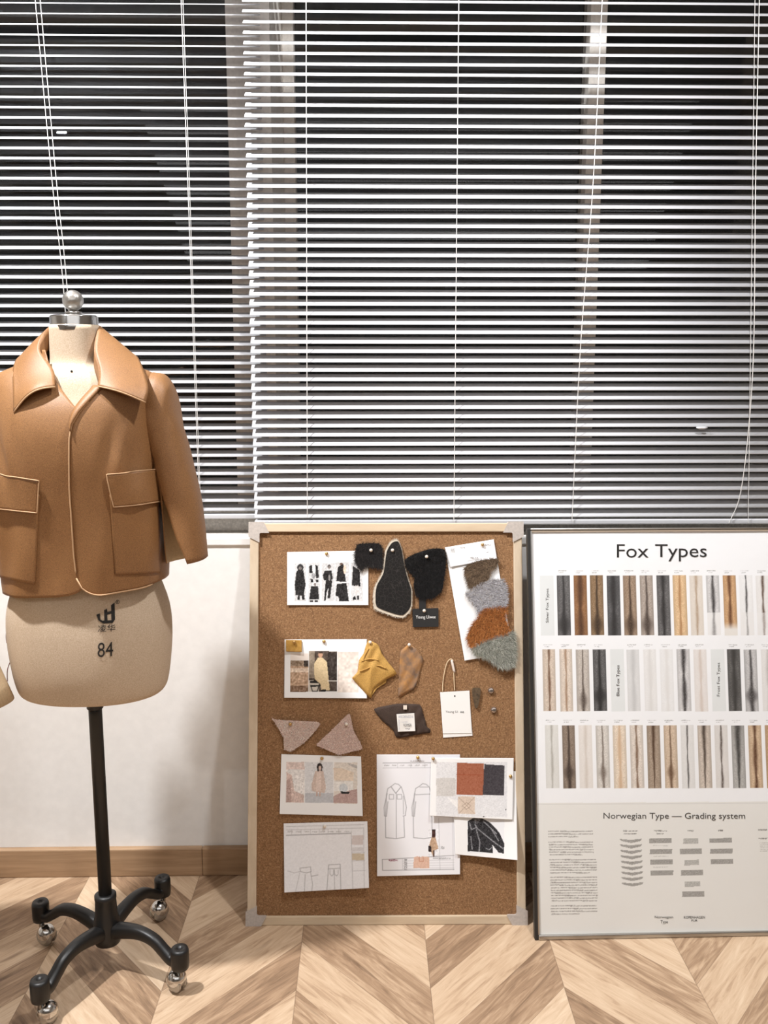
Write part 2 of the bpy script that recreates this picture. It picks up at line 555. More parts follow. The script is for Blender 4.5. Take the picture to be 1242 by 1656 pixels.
for ang in (-26, 66, 154, 245):
    a = math.radians(ang)
    d = np.array([math.cos(a), math.sin(a), 0]); w = np.array([-d[1], d[0], 0])
    prof = catmull([(.012, .088, .016, .026), (.05, .099, .0135, .024), (.09, .105, .012, .021), (.125, .099, .0115, .019), (.15, .082, .0115, .018), (.17, .070, .013, .018), (.186, .073, .0145, .02)], 26)
    Vv, Fv = [], []
    m = 12
    for i, (r, z, hw, hh) in enumerate(prof):
        j0, j1 = max(i-1, 0), min(i+1, len(prof)-1)
        t = np.array([prof[j1][0]-prof[j0][0], prof[j1][1]-prof[j0][1]]); t /= np.linalg.norm(t)
        nrm = d*(-t[1])+np.array([0, 0, t[0]])
        for k in range(m):
            q = 2*math.pi*k/m
            cx = math.copysign(abs(math.cos(q))**.6, math.cos(q)); sx = math.copysign(abs(math.sin(q))**.6, math.sin(q))
            Vv.append(np.array([AX, AY, z])+d*r+w*hw*cx+nrm*hh*.62*sx)
    for i in range(len(prof)-1):
        for k in range(m): Fv.append((i*m+k, i*m+(k+1) % m, (i+1)*m+(k+1) % m, (i+1)*m+k))
    Fv.append(tuple(range(m-1, -1, -1))); Fv.append(tuple((len(prof)-1)*m+k for k in range(m)))
    kc = np.array([AX, AY, 0])+d*.19
    knob = lathe(kc, [(.012, .054), (.0175, .057), (.0185, .065), (.0185, .094), (.0165, .1), (.006, .1), (.005, .098), (.001, .098)], 24)
    leg = mk('leg', join([(np.array(Vv), Fv), knob]), m_black, form, smooth=True)
    # castor
    sw = a+random.uniform(-.4, .4)+math.pi
    h = np.array([math.cos(sw), math.sin(sw), 0]); hw = np.array([-h[1], h[0], 0])
    wc = kc-h*.012*-1+np.array([0, 0, .021])
    cs = mk('castor', join([lathe(kc, [(.006, .03), (.006, .056), (.010, .057)], 16),
                            disc_ball(wc+np.array([0, 0, .007]), .0205, 20, 12, (1, 1, .92))]), m_chrome, form, smooth=True)
    for s in (-1, 1):
        mk('wheel', tube([wc+hw*s*.004, wc+hw*s*.007, wc+hw*s*.011, wc+hw*s*.0155], [.016, .020, .019, .011], 24), m_rubber, cs)

def cast(bvh, px, py, off=0, off_ray=0):
    r = ray(px, py)
    p, n, i, dist = bvh.ray_cast(Vector(CAM), Vector(r))
    if p is None: return None, None
    n = np.array(n)
    if n @ r > 0: n = -n
    return np.array(p)+n*off, n
def wrap_flat(V2, F, bvh, off):             # px-space outline wrapped onto the cloth
    out, last = [], None
    for x, y in V2:
        p, n = cast(bvh, x, y, off)
        if p is None: p = last if last is not None else at(x, y, AY-.1)
        last = p
        out.append(p)
    return np.array(out), F
_tc = {}
def text_mesh(s, font=None):
    if s not in _tc:
        cu = bpy.data.curves.new('lettering', 'FONT')
        cu.body = s
        cu.resolution_u = 3
        o = bpy.data.objects.new('lettering', cu)
        COL.objects.link(o)
        dg = bpy.context.evaluated_depsgraph_get()
        me = o.evaluated_get(dg).to_mesh()
        V = np.array([v.co[:2] for v in me.vertices]) if len(me.vertices) else np.zeros((0, 2))
        F = [tuple(p.vertices) for p in me.polygons]
        o.evaluated_get(dg).to_mesh_clear()
        bpy.data.objects.remove(o)
        bpy.data.curves.remove(cu)
        _tc[s] = (V, F)
    V, F = _tc[s]
    return V.copy(), F
def text_px(s, x0, y0, x1, y1, rot=0):      # text fitted into a pixel box (rot 90: reads upwards)
    V, F = text_mesh(s)
    if len(V) == 0: return V, F
    a, b = V.min(0), V.max(0)
    U = (V-a)/(b-a)
    if rot == 0: return np.column_stack([x0+U[:, 0]*(x1-x0), y1-U[:, 1]*(y1-y0)]), F
    return np.column_stack([x0+(1-U[:, 1])*(x1-x0), y1-U[:, 0]*(y1-y0)]), F
def polyF(n): return [tuple(range(n))]
Z2 = lambda pts, ox, oy, s: [(ox+x/s, oy+y/s) for x, y in pts]
# maker's emblem, characters and size number on the hip
em = [[(461, 278), (478, 272), (480, 300), (492, 308), (492, 320), (470, 304)], [(492, 306), (536, 304), (550, 300), (538, 318), (492, 320)],
      [(498, 256), (512, 250), (514, 306), (500, 308)], [(512, 266), (532, 260), (532, 272), (512, 278)], [(531, 232), (548, 220), (550, 302), (533, 306)]]
parts = []
for pl in em: parts.append(wrap_flat(Z2(pl, 0, 900, 2.957), polyF(len(pl)), torB, .0012))
ring = []
for k in range(17):
    q = 2*math.pi*k/16; ring += [(190+3.3*math.cos(q), 973.5+3.3*math.sin(q)), (190+2.5*math.cos(q), 973.5+2.5*math.sin(q))]
parts.append(wrap_flat(ring, [(2*i, 2*i+1, 2*i+3, 2*i+2) for i in range(16)], torB, .0012))
Vt, Ft = text_px('R', 188.6, 971.6, 191.4, 975.4)
parts.append(wrap_flat(Vt, Ft, torB, .0012))
mk('emblem', join(parts), m_ink, torso)
Vt, Ft = text_px('凌华', 158.5, 1010, 186.5, 1021.5)
Vt[:, 1] -= (Vt[:, 0]-172)*.06
mk('maker_lettering', wrap_flat(Vt, Ft, torB, .0012), m_ink, torso)
Vt, Ft = text_px('84', 158, 1038.5, 183, 1062)
Vt[:, 1] -= (Vt[:, 0]-170)*.08
mk('size_number', wrap_flat(Vt, Ft, torB, .0012), m_ink, torso)
p, n = cast(torB, 116, 601, .001)
mk('tack', disc_ball(p, .0022, 10, 6), m_ink, torso, smooth=True)
for pts in ([(24, 1020), (17, 1022), (12, 1014), (10, 1028), (11, 1040)], [(19, 1066), (15, 1074), (12, 1085), (12, 1102)]):
    P = catmull([at(x, y, AY-.03) for x, y in pts], 20)
    mk('loose_thread', tube(P, .0009, 6), m_thread, torso)
P = catmull([at(x, y, AY-.09) for x, y in [(135, 1127), (131, 1128), (132, 1133), (130, 1134)]], 12)
mk('loose_thread', tube(P, .0008, 6), m_ink, torso)

# ------------------------------------------------------------------ tan leather jacket
jk = empty('leather_jacket', (AX, AY, .84), 'tan leather jacket with wide collar and flap pockets on the dress form', 'jacket')
JR = smooth_rows([(.83, .154, .122, .116), (.90, .156, .124, .115), (.97, .157, .127, .113), (1.04, .157, .131, .110), (1.10, .154, .134, .106), (1.15, .150, .132, .103),
    (1.19, .149, .122, .10), (1.222, .151, .104, .096), (1.240, .151, .090, .088), (1.254, .143, .078, .078), (1.265, .118, .070, .071), (1.274, .094, .064, .066), (1.285, .070, .059, .061), (1.30, .060, .056, .057)], 80)
def edgeR(z): return float(np.interp(z, [.83, .93, 1.05, 1.14, 1.165, 1.187, 1.232, 1.262, 1.30], [.022, .018, .019, .024, .028, .040, .072, .068, .056]))
def edgeL(z): return float(np.interp(z, [.83, 1.12, 1.16, 1.187, 1.232, 1.262, 1.30], [.040, .060, .052, .040, -.001, -.024, -.042]))
NU, NV = 150, 90
Z0, Z1 = .84, 1.298
def jpoint(th, z, off=0):
    a, bf, bb = interp_rows(JR, z)
    x, y = ringpt(a+off, bf+off, bb+off, th, 2.45)
    return x, y
V = np.zeros((NV, NU, 3))
def asn(x, a): return math.asin(max(-.98, min(.98, (abs(x)/a)**(2.45/2)*(1 if x > 0 else -1))))
for j in range(NV):
    for i in range(NU):
        s = i/(NU-1)
        s = s-.12*math.sin(4*math.pi*s)/(2*math.pi)*.5
        # hem height varies round the body and rounds off at both fronts
        tt = (j/(NV-1))
        z = Z0+(Z1-Z0)*tt
        for it in range(2):
            a = interp_rows(JR, z)[0]
            tR, tL = asn(edgeR(z), a), asn(edgeL(z), a)+2*math.pi
            th = tR+s*(tL-tR)
            a0 = .16
            dR, dL = (th-tR)*a0, (tL-th)*a0
            R1, R2 = .040, .046
            lift = 0
            if dR < R1: lift = R1-math.sqrt(max(0, R1*R1-(R1-dR)**2))
            elif dL < R2: lift = R2-math.sqrt(max(0, R2*R2-(R2-dL)**2))
            zh = .846+.010*math.sin(th)+lift*.92
            z = zh+(Z1-zh)*tt
        off = .007*max(0, 1-dR/.10)+.0015
        fold = .0030*math.sin(9*th+2.2*math.sin(11*z))*math.exp(-((z-.95)/.14)**2)*min(1, dR/.05)*min(1, dL/.05)
        fold += .004*math.sin(26*(z+.35*math.sin(th)))*math.exp(-((abs(math.sin(th))-.75)/.2)**2)*math.exp(-((z-1.07)/.06)**2)*(1 if math.cos(th) > -.3 else .3)
        sn = math.sin(th)
        fr = 1 if math.cos(th) > -.2 else .2
        # diagonal pulls from the armpits and soft drape below the chest
        w1 = math.sin(34*(z-.55*abs(sn))+1.3*sn)*math.exp(-((abs(sn)-.62)/.22)**2)*math.exp(-((z-1.10)/.055)**2)
        w2 = math.sin(5.5*th+9*z)*math.exp(-((z-1.0)/.08)**2)
        fold += fr*(.0042*w1+.0030*w2)*min(1, dR/.06)*min(1, dL/.06)
        x, y = jpoint(th, z, off+fold)
        V[j, i] = (AX+x, AY+y, z)
jV = V.reshape(-1, 3)
jF = gridF(NU, NV)
body = mk('body', (jV, jF), [m_leather, m_lining], jk, smooth=True, solid=.0022, soff=-1, inner=1)
jB = BVHTree.FromPolygons([tuple(v) for v in jV], jF)
# front edge piping (right panel edge is column 0, hem is row 0)
def out_of(P, e):
    P = np.array(P); c = np.array([AX, AY, 0]); d = P-c; d[:, 2] = 0
    return P+d/np.linalg.norm(d, axis=1)[:, None]*e
edge = out_of(V[:, 0], .0008)
mk('front_piping', tube(edge[2:70], .0014, 8), m_piping, jk, smooth=True)
mk('front_piping', tube(out_of(V[0, :26], .0006), .0014, 8), m_piping, jk, smooth=True)
# lapel facing along the right V edge
j0 = next(j for j in range(NV) if V[j, 0, 2] > 1.152); j1 = next(j for j in range(NV) if V[j, 0, 2] > 1.236)
A = out_of(V[j0:j1, 0], .003)
B = A.copy()
t = np.linspace(0, 1, len(A))
B[:, 0] -= .019*np.sin(np.clip(t*1.25, 0, 1)*math.pi/2); B[:, 1] += .004
Lv = []
for k in range(len(A)):
    for s in range(5): Lv.append(A[k]*(1-s/4)+B[k]*(s/4)+np.array([0, -.004*math.sin(math.pi*s/4), 0]))
mk('lapel', (np.array(Lv), gridF(5, len(A), True)), m_leather, jk, smooth=True, solid=.002, soff=0)

# sleeves: outer / inner points in the image plane through the arm, half depth; open vent at the cuff
def sleeve(mirror):
    dat = [((248, 602), (240, 716), .054, 0), ((266, 606), (242, 728), .058, 0), ((280, 624), (247, 740), .060, 0), ((289, 660), (251, 754), .059, 0), ((298, 697), (255, 768), .057, -.004), ((312, 748), (261, 792), .055, -.008),
           ((325, 798), (266, 824), .052, -.012), ((333, 850), (270, 866), .049, -.016), ((338, 897), (273, 907), .047, -.020)]
    rows = []
    for o, i, d, dy in dat:
        O, I = at(o[0], o[1], AY), at(i[0], i[1], AY)
        rows.append(np.concatenate([O, I, [d, dy]]))
    R = catmull(rows, 48)
    nu = 64
    Vs = np.zeros((len(R), nu, 3))
    for j, r in enumerate(R):
        O, I, d, dy = r[:3], r[3:6], r[6], r[7]
        if mirror:
            O = O.copy(); I = I.copy(); O[0] = 2*AX-O[0]; I[0] = 2*AX-I[0]
        c = (O+I)/2; h = (O-I)/2
        t = j/(len(R)-1)
        v = max(0, (t-.64)/.36)
        pf = math.radians(130-50*v); pb = math.radians(130+45*v)
        for i in range(nu):
            ph = pf+(pb-2*math.pi-pf)*i/(nu-1)
            e = .82
            cx = math.copysign(abs(math.cos(ph))**e, math.cos(ph)); sx = math.copysign(abs(math.sin(ph))**e, math.sin(ph))
            wr = .0022*math.sin(26*t+3*ph)*math.exp(-((t-.42)/.2)**2)
            p = c+h*cx*(1+wr*20)+np.array([0, -d*sx+dy, 0])
            if t > .9: p[2] -= (t-.9)*.05*max(0, -sx)
            Vs[j, i] = p
    sl = mk('sleeve', (Vs.reshape(-1, 3), gridF(nu, len(R), not mirror)), [m_leather, m_lining], jk, smooth=True, solid=.0022, soff=-1, inner=1)
    return Vs
VsR = sleeve(False)
VsL = sleeve(True)

# collar: fold line near the neck, falling leaf; front edge -> back centre for either side
def collar_side(sgn, tip, notch, arc, o1, o2, o3):
    inner = catmull([notch, (notch[0]*.75+sgn*.014, -.082, 1.262), (sgn*.051, -.050, 1.300), (sgn*.048, -.012, 1.336), (sgn*.042, .022, 1.344), (sgn*.024, .045, 1.346), (0, .053, 1.347)], 40)
    outer = catmull([tip, o1, o2, o3, (sgn*.098, .050, 1.282), (sgn*.058, .092, 1.272), (0, .102, 1.268)], 40)
    rows = []
    nv = 16
    for i in range(40):
        a, b = inner[i], outer[i]
        u = i/39
        r = []
        for k in range(nv):
            v = k/(nv-1)
            p = a*(1-v)+b*v
            roll = .002*math.sin(math.pi*min(1, v*1.15))*(.4+.6*math.sin(math.pi*min(1, u*1.6+.05)))
            d = np.array([p[0], p[1], 0]); d /= np.linalg.norm(d)+1e-9
            p = p+d*roll*.75+np.array([0, 0, roll*.55])
            p[2] += arc*math.sin(math.pi*v)*math.exp(-(u/.12)**2)
            p[1] -= .010*math.sin(math.pi*v)*math.exp(-(u/.2)**2)
            r.append(p)
        rows.append(r)
    return np.array(rows)
CR = collar_side(1, np.array((.153, -.098, 1.203)), np.array((.071, -.108, 1.232)), .004, (.154, -.078, 1.228), (.137, -.042, 1.262), (.116, .005, 1.284))
CL = collar_side(-1, np.array((-.080, -.114, 1.186)), np.array((-.004, -.112, 1.231)), .012, (-.086, -.095, 1.222), (-.100, -.052, 1.262), (-.110, .005, 1.284))
C = np.concatenate([CL, CR[::-1][1:]], 0)
cV = C.reshape(-1, 3)+np.array([AX, AY, 0])
mk('collar', (cV, gridF(16, C.shape[0], True)), m_leather, jk, smooth=True, solid=.0024, soff=0)
Cw = C+np.array([AX, AY, 0])
for E in (Cw[0, :], Cw[-1, :]): mk('collar_piping', tube(E, .0015, 8), m_piping, jk, smooth=True)
# collar stand inside
st = []
for row in Cw[3:-3]:
    for k in range(4):
        q = row[0].copy(); d = np.array([AX, AY, 0])-q; d[2] = 0; d /= np.linalg.norm(d)
        st.append(q+d*.0015*k+np.array([0, 0, -.010*k]))
mk('collar_stand', (np.array(st), gridF(4, Cw.shape[0]-6)), m_leather, jk, smooth=True, solid=.0016, soff=0)

def wrap_quad(c, nu, nv, bvh, off, bulge=0, round_=0):
    c = np.array(c, float)
    out = []
    last = None
    for j in range(nv):
        v = j/(nv-1)
        for i in range(nu):
            u = i/(nu-1)
            p = (c[0]*(1-u)+c[1]*u)*(1-v)+(c[3]*(1-u)+c[2]*u)*v
            h, n = cast(bvh, p[0], p[1], off+bulge*math.sin(math.pi*u)*v)
            k = 0
            while h is None and k < 60:
                k += 1
                h, n = cast(bvh, p[0]+(1 if p[0] < 130 else -1)*k, p[1], off)
            out.append(h)
    return np.array(out), gridF(nu, nv, True)
def pocket(flap, bag):
    g = wrap_quad(bag, 24, 30, jB, .0022, .001)
    mk('pocket', g, m_leather, jk, smooth=True, solid=.0022, soff=-1)
    G = g[0].reshape(30, 24, 3)
    g2 = wrap_quad(flap, 28, 14, jB, .0060, .003)
    fl = mk('pocket_flap', g2, m_leather, jk, smooth=True, solid=.003, soff=-1)
    H = g2[0].reshape(14, 28, 3)
    loop = np.vstack([H[0, ::-1], H[1:, 0], H[-1, 1:], H[-2::-1, -1][:-1]])
    mk('flap_piping', tube(loop, .0011, 6, True), m_piping, fl, smooth=True)
    seam = np.vstack([G[6:, 0], G[-1, 1:]])
    return G
pocket([(172, 767), (257, 758), (258, 811), (182, 819)], [(177, 800), (257, 800), (259, 926), (186, 929)])
pocket([(-28, 762), (65, 776.5), (62, 828.5), (-26, 818)], [(-24, 800), (64, 800), (57, 945), (-14, 930)])

# ------------------------------------------------------------------ leaning panels: local frames
class Panel:
    def __init__(s, x, y, ps, ln, Wd, Ht):
        s.B = np.array([x, y, 0.0]); s.W = Wd; s.H = Ht
        s.a = np.array([math.cos(ps), math.sin(ps), 0]); n = np.array([-math.sin(ps), math.cos(ps), 0])
        s.u = np.array([0, 0, math.cos(ln)])+n*math.sin(ln)
        s.n = np.cross(s.a, s.u)                     # towards the room
        if s.n[1] > 0: s.n = -s.n
    def P(s, u, v, w=0): return s.B+s.a*u+s.u*v+s.n*w
    def hit(s, px, py, w=0):                         # pixel -> point on the panel lifted by w
        r = ray(px, py); o = s.B+s.n*w
        return CAM+r*(((o-CAM)@s.n)/(r@s.n))
    def box(s, u0, u1, v0, v1, w0, w1):
        V, F = box(u0, u1, v0, v1, w0, w1)
        return np.array([s.P(*q) for q in V]), F
    def orient(s, VF, p):                            # local z -> panel normal
        V = np.asarray(VF[0])
        return p+V[:, :1]*s.a+V[:, 1:2]*s.u+V[:, 2:3]*s.n, VF[1]
BD = Panel(-.2809, 1.872, -.0114, .22, .6418, .9253)
fw_ = .0205
CK = -.006                                           # cork face behind the frame face
board = empty('cork_board', BD.P(BD.W/2, 0), 'pale wood framed cork board with pinned samples leaning on the wall', 'board')
mk('cork_sheet', BD.box(fw_*.8, BD.W-fw_*.8, fw_*.8, BD.H-fw_*.8, -.013, CK), m_cork, board)
for u0, u1, v0, v1, m in ((0, BD.W, .0003, fw_, m_bframe), (0, BD.W, BD.H-fw_, BD.H, m_bframe), (0, fw_, fw_, BD.H-fw_, m_bframe_v), (BD.W-fw_, BD.W, fw_, BD.H-fw_, m_bframe_v)):
    mk('frame_rail' if m is m_bframe else 'frame_stile', BD.box(u0, u1, v0, v1, -.015, 0), m, board, bevel=.0018)
ln_ = .042
for cu, cv in ((0, 0), (1, 0), (0, 1), (1, 1)):
    e = .0022
    pts = [(-e, -e), (ln_*.75, -e), (ln_*.75+.012, fw_+.001), (fw_+.004, fw_+.001), (fw_+.001, fw_+.004), (fw_+.001, ln_*.75+.012), (-e, ln_*.75)]
    if cv == 0: pts = [(x, max(y, .0002)) for x, y in pts]
    Vq = []
    for w in (-.0155, .0025):
        for x, y in pts: Vq.append(BD.P(x if cu == 0 else BD.W-x, y if cv == 0 else BD.H-y, w))
    k = len(pts)
    Fq = [tuple(range(k)), tuple(range(2*k-1, k-1, -1))]+[(i, (i+1) % k, k+(i+1) % k, k+i) for i in range(k)]
    mk('frame_corner', (np.array(Vq), Fq), m_corner, board, bevel=.0012)

# ------------------------------------------------------------------ printed sheets
class Ras:
    def __init__(s, corners, bg=(240, 239, 238), dens=1.0):
        s.c = np.array(corners, float)
        TL, TR, BR, BL = s.c
        s.nu = max(8, int(max(np.linalg.norm(TR-TL), np.linalg.norm(BR-BL))*dens)+1)
        s.nv = max(8, int(max(np.linalg.norm(BL-TL), np.linalg.norm(BR-TR))*dens)+1)
        U, Vv = np.meshgrid(np.linspace(0, 1, s.nu), np.linspace(0, 1, s.nv))
        s.U, s.Vv = U, Vv
        q = lambda k: (TL[k]*(1-U)+TR[k]*U)*(1-Vv)+(BL[k]*(1-U)+BR[k]*U)*Vv
        s.X, s.Y = q(0), q(1)
        s.a = np.ones((s.nv, s.nu, 3))*np.array(bg, float)
    def fill(s, m, c, al=1.0): s.a[m] = s.a[m]*(1-al)+np.array(c, float)*al
    def pmask(s, pts):
        m = np.zeros(s.X.shape, bool)
        n = len(pts)
        for i in range(n):
            x0, y0 = pts[i]; x1, y1 = pts[(i+1) % n]
            if y0 == y1: continue
            cr = ((s.Y >= min(y0, y1)) & (s.Y < max(y0, y1)))
            m ^= cr & (s.X < x0+(s.Y-y0)*(x1-x0)/(y1-y0))
        return m
    def poly(s, pts, c, al=1.0): s.fill(s.pmask(pts), c, al)
    def rect(s, x0, y0, x1, y1, c, al=1.0): s.fill((s.X >= x0) & (s.X <= x1) & (s.Y >= y0) & (s.Y <= y1), c, al)
    def ell(s, x, y, rx, ry, c, al=1.0): s.fill(((s.X-x)/rx)**2+((s.Y-y)/ry)**2 <= 1, c, al)
    def line(s, pts, c, w=.6, al=1.0):
        d = np.full(s.X.shape, 1e9)
        for (x0, y0), (x1, y1) in zip(pts[:-1], pts[1:]):
            L = (x1-x0)**2+(y1-y0)**2+1e-9
            t = np.clip(((s.X-x0)*(x1-x0)+(s.Y-y0)*(y1-y0))/L, 0, 1)
            d = np.minimum(d, np.hypot(s.X-x0-t*(x1-x0), s.Y-y0-t*(y1-y0)))
        k = np.clip(w+.5-d, 0, 1)[..., None]*al
        s.a = s.a*(1-k)+np.array(c, float)*k
    def mott(s, x0, y0, x1, y1, amp, cell=3):           # printed photo texture
        m = (s.X >= x0) & (s.X <= x1) & (s.Y >= y0) & (s.Y <= y1)
        ny, nx = int(s.nv/cell)+3, int(s.nu/cell)+3
        g = RNG.normal(0, 1, (ny, nx))
        iy, ix = (np.arange(s.nv)/cell), (np.arange(s.nu)/cell)
        a, b = iy.astype(int), ix.astype(int)
        fy, fx = (iy-a)[:, None], (ix-b)[None, :]
        v = (g[a][:, b]*(1-fx)+g[a][:, b+1]*fx)*(1-fy)+(g[a+1][:, b]*(1-fx)+g[a+1][:, b+1]*fx)*fy
        s.a[m] += (v*amp)[m][:, None]
    def words(s, x0, y0, x1, y1, c=(90, 88, 86), al=.6):  # one line of tiny type
        m = (s.X >= x0) & (s.X <= x1) & (s.Y >= y0) & (s.Y <= y1)
        k = np.clip(RNG.random(s.X.shape)*1.3, 0, 1)*m*al
        s.a = s.a*(1-k[..., None])+np.array(c, float)*k[..., None]
    def cols(s): return linarr(np.clip(s.a, 0, 255)).reshape(-1, 3)
def sheet(name, R, layer, lift, parent=None, panel=BD, mat=None, th=.0003, base=CK, corner=0, wavy=.0006):
    V = np.zeros((s_ := R.nu*R.nv, 3))
    X, Y, U, Vv = R.X.ravel(), R.Y.ravel(), R.U.ravel(), R.Vv.ravel()
    for i in range(s_):
        w = base+layer+lift*Vv[i]**1.8*(1-.25*math.sin(math.pi*U[i]))+corner*(U[i]*Vv[i])**2+wavy*math.sin(5*U[i]+3*Vv[i])
        V[i] = panel.hit(X[i], Y[i], w)
    return mk(name, (V, gridF(R.nu, R.nv, True)), mat or m_paper, parent, smooth=True, colors=R.cols(), solid=th, soff=-1)
z4 = lambda pts: Z2(pts, 400, 830, 5.175)
z5 = lambda pts: Z2(pts, 560, 830, 4.14)
z6 = lambda pts: Z2(pts, 400, 1140, 4.6)
z7 = lambda pts: Z2(pts, 590, 1150, 4.436)
zA = lambda pts: Z2(pts, 680, 1060, 8.28)
zB = lambda pts: Z2(pts, 590, 1040, 9.554)
zC = lambda pts: Z2(pts, 700, 860, 6.9)
def Q(z, x0, y0, x1, y1):
    (a, b), (c, d) = z([(x0, y0), (x1, y1)])
    return a, b, c, d
DK = (40, 38, 38)

# lookbook sheet
R = Ras(z4([(333, 325), (1012, 314), (1013, 770), (333, 770)]), dens=1.3)
for x0, x1, y0, y1 in ((393, 492, 420, 735), (510, 605, 415, 580), (510, 605, 582, 745), (622, 730, 415, 735), (735, 850, 412, 578), (735, 855, 580, 740), (868, 965, 415, 735)):
    R.rect(*Q(z4, x0, y0, x1, y1), (206, 205, 205))
for pl in ([(410, 490), (430, 470), (470, 478), (488, 600), (470, 690), (405, 685), (396, 600)], [(422, 680), (440, 680), (440, 725), (420, 725)], [(452, 650), (472, 640), (482, 722), (458, 725)],
           [(516, 445), (540, 430), (546, 500), (520, 500)], [(566, 430), (588, 438), (600, 540), (574, 545)], [(528, 548), (552, 552), (550, 580), (532, 580)], [(572, 555), (596, 555), (594, 580), (574, 578)],
           [(532, 612), (592, 610), (600, 720), (518, 722)], [(524, 728), (552, 728), (550, 746), (524, 746)], [(564, 728), (590, 728), (592, 746), (564, 746)],
           [(650, 478), (705, 478), (716, 550), (690, 572), (640, 560), (631, 520)], [(655, 568), (712, 562), (692, 712), (670, 715), (680, 620), (664, 660), (656, 732), (642, 732)],
           [(757, 450), (803, 420), (826, 575), (744, 570)], [(750, 590), (830, 585), (850, 736), (768, 738), (764, 700), (737, 692)],
           [(885, 440), (940, 480), (946, 612), (874, 605), (880, 500)], [(884, 705), (902, 690), (912, 722), (884, 728)], [(920, 690), (934, 690), (934, 722), (918, 724)]):
    R.poly(z4(pl), DK)
for x, y, rx, ry, c in ((443, 455, 27, 30, DK), (443, 462, 12, 16, (120, 112, 108)), (558, 468, 14, 36, (235, 234, 232)), (553, 525, 16, 24, (150, 150, 152)), (685, 446, 14, 17, (70, 64, 62)), (684, 455, 9, 11, (150, 140, 134)),
                        (686, 540, 8, 26, (150, 146, 144)), (815, 470, 12, 36, (226, 200, 178)), (786, 425, 16, 9, (90, 70, 60)), (566, 596, 10, 14, (120, 110, 106)), (910, 640, 4, 40, (225, 215, 210)), (926, 640, 4, 40, (225, 215, 210))):
    (a, b), = z4([(x, y)]); R.ell(a, b, rx/5.175, ry/5.175, c, .9)
R.mott(*Q(z4, 393, 412, 965, 745), 16, 1.6)
P1 = tag(sheet('lookbook_page', R, .0012, .003), 'white page with a row of five dark clothed fashion figures pinned at upper left', 'printed page')

# long coat moodboard
R = Ras(z4([(312, 1058), (1000, 1054), (1000, 1550), (308, 1545)]), dens=1.3)
x = Q(z4, 360, 1175, 512, 1495); R.rect(*x, (232, 222, 212))
x = Q(z4, 360, 1233, 512, 1495); R.rect(*x, (190, 160, 134)); R.rect(*Q(z4, 360, 1233, 512, 1280), (150, 130, 110)); R.rect(*Q(z4, 470, 1233, 512, 1285), (70, 62, 56)); R.rect(*Q(z4, 360, 1295, 512, 1330), (226, 206, 186)); R.rect(*Q(z4, 360, 1440, 512, 1495), (130, 104, 84)); R.mott(*x, 22, 2.5)
x = Q(z4, 515, 1155, 750, 1492); R.rect(*x, (84, 72, 64)); R.rect(*Q(z4, 515, 1155, 565, 1380), (150, 136, 120)); R.rect(*Q(z4, 670, 1170, 750, 1400), (60, 52, 48)); R.mott(*x, 14, 3)
R.rect(*Q(z4, 515, 1400, 600, 1492), (205, 196, 184)); R.poly(z4([(520, 1405), (600, 1395), (615, 1425), (525, 1420)]), DK); R.poly(z4([(525, 1440), (610, 1436), (608, 1450), (525, 1455)]), DK); R.line(z4([(530, 1440), (545, 1490), (585, 1490), (600, 1440)]), DK, .7)
R.poly(z4([(590, 1210), (630, 1210), (665, 1245), (690, 1480), (620, 1485), (612, 1430), (562, 1385), (558, 1260)]), (222, 200, 160))
(a, b), = z4([(612, 1185)]); R.ell(a, b, 3.6, 4.6, (196, 156, 130)); R.rect(*Q(z4, 600, 1160, 630, 1172), (70, 54, 44)); R.rect(*Q(z4, 615, 1476, 660, 1492), DK); R.rect(*Q(z4, 670, 1400, 750, 1408), (210, 204, 196))
R.mott(*Q(z4, 560, 1210, 690, 1480), 8, 1.5)
x = Q(z4, 755, 1160, 930, 1500); R.rect(*x, (230, 218, 208)); R.mott(*x, 12, 4)
P2 = tag(sheet('moodboard_page', R, .0012, .004), 'white page with a photo of a long cream coat between two brown photos', 'printed page')
R = Ras(z4([(322, 1060), (455, 1062), (456, 1160), (324, 1158)]), (176, 134, 66)); R.mott(0, 0, 2000, 2000, 7, 1.5)
tag(sheet('leather_swatch', R, .006, .002, th=.001), 'small square mustard swatch pinned on the corner of the cream coat page', 'swatch')

# girl page
R = Ras(z6([(253, 367), (846, 384), (858, 828), (240, 812)]), dens=1.2)
x = Q(z6, 290, 425, 425, 728); R.rect(*x, (232, 226, 222)); R.rect(*Q(z6, 290, 425, 425, 480), (226, 200, 190)); R.poly(z6([(290, 500), (330, 520), (350, 640), (420, 670), (420, 728), (290, 725)]), (222, 190, 178)); R.poly(z6([(290, 560), (320, 540), (330, 725), (288, 725)]), (196, 160, 150)); R.mott(*x, 13, 2)
x = Q(z6, 428, 425, 640, 728); R.rect(*x, (220, 220, 222)); R.rect(*Q(z6, 428, 655, 640, 728), (192, 194, 200)); R.mott(*x, 6, 2)
R.poly(z6([(505, 490), (565, 490), (585, 610), (575, 655), (480, 640), (478, 590)]), (216, 188, 172)); R.poly(z6([(515, 500), (550, 500), (548, 640), (510, 640)]), (230, 204, 190)); R.rect(*Q(z6, 512, 645, 522, 680), (206, 168, 150)); R.rect(*Q(z6, 535, 645, 546, 680), (206, 168, 150))
(a, b), = z6([(538, 462)]); R.ell(a, b, 4.6, 6.6, (58, 46, 44)); R.rect(a-3.6, b+2, a+4.2, b+7, (58, 46, 44)); (a, b), = z6([(540, 470)]); R.ell(a, b, 2.3, 3.6, (224, 190, 172)); R.rect(a-2, b+4, a+2, b+8, (228, 200, 184)); R.mott(*Q(z6, 475, 430, 590, 660), 9, 1.4)
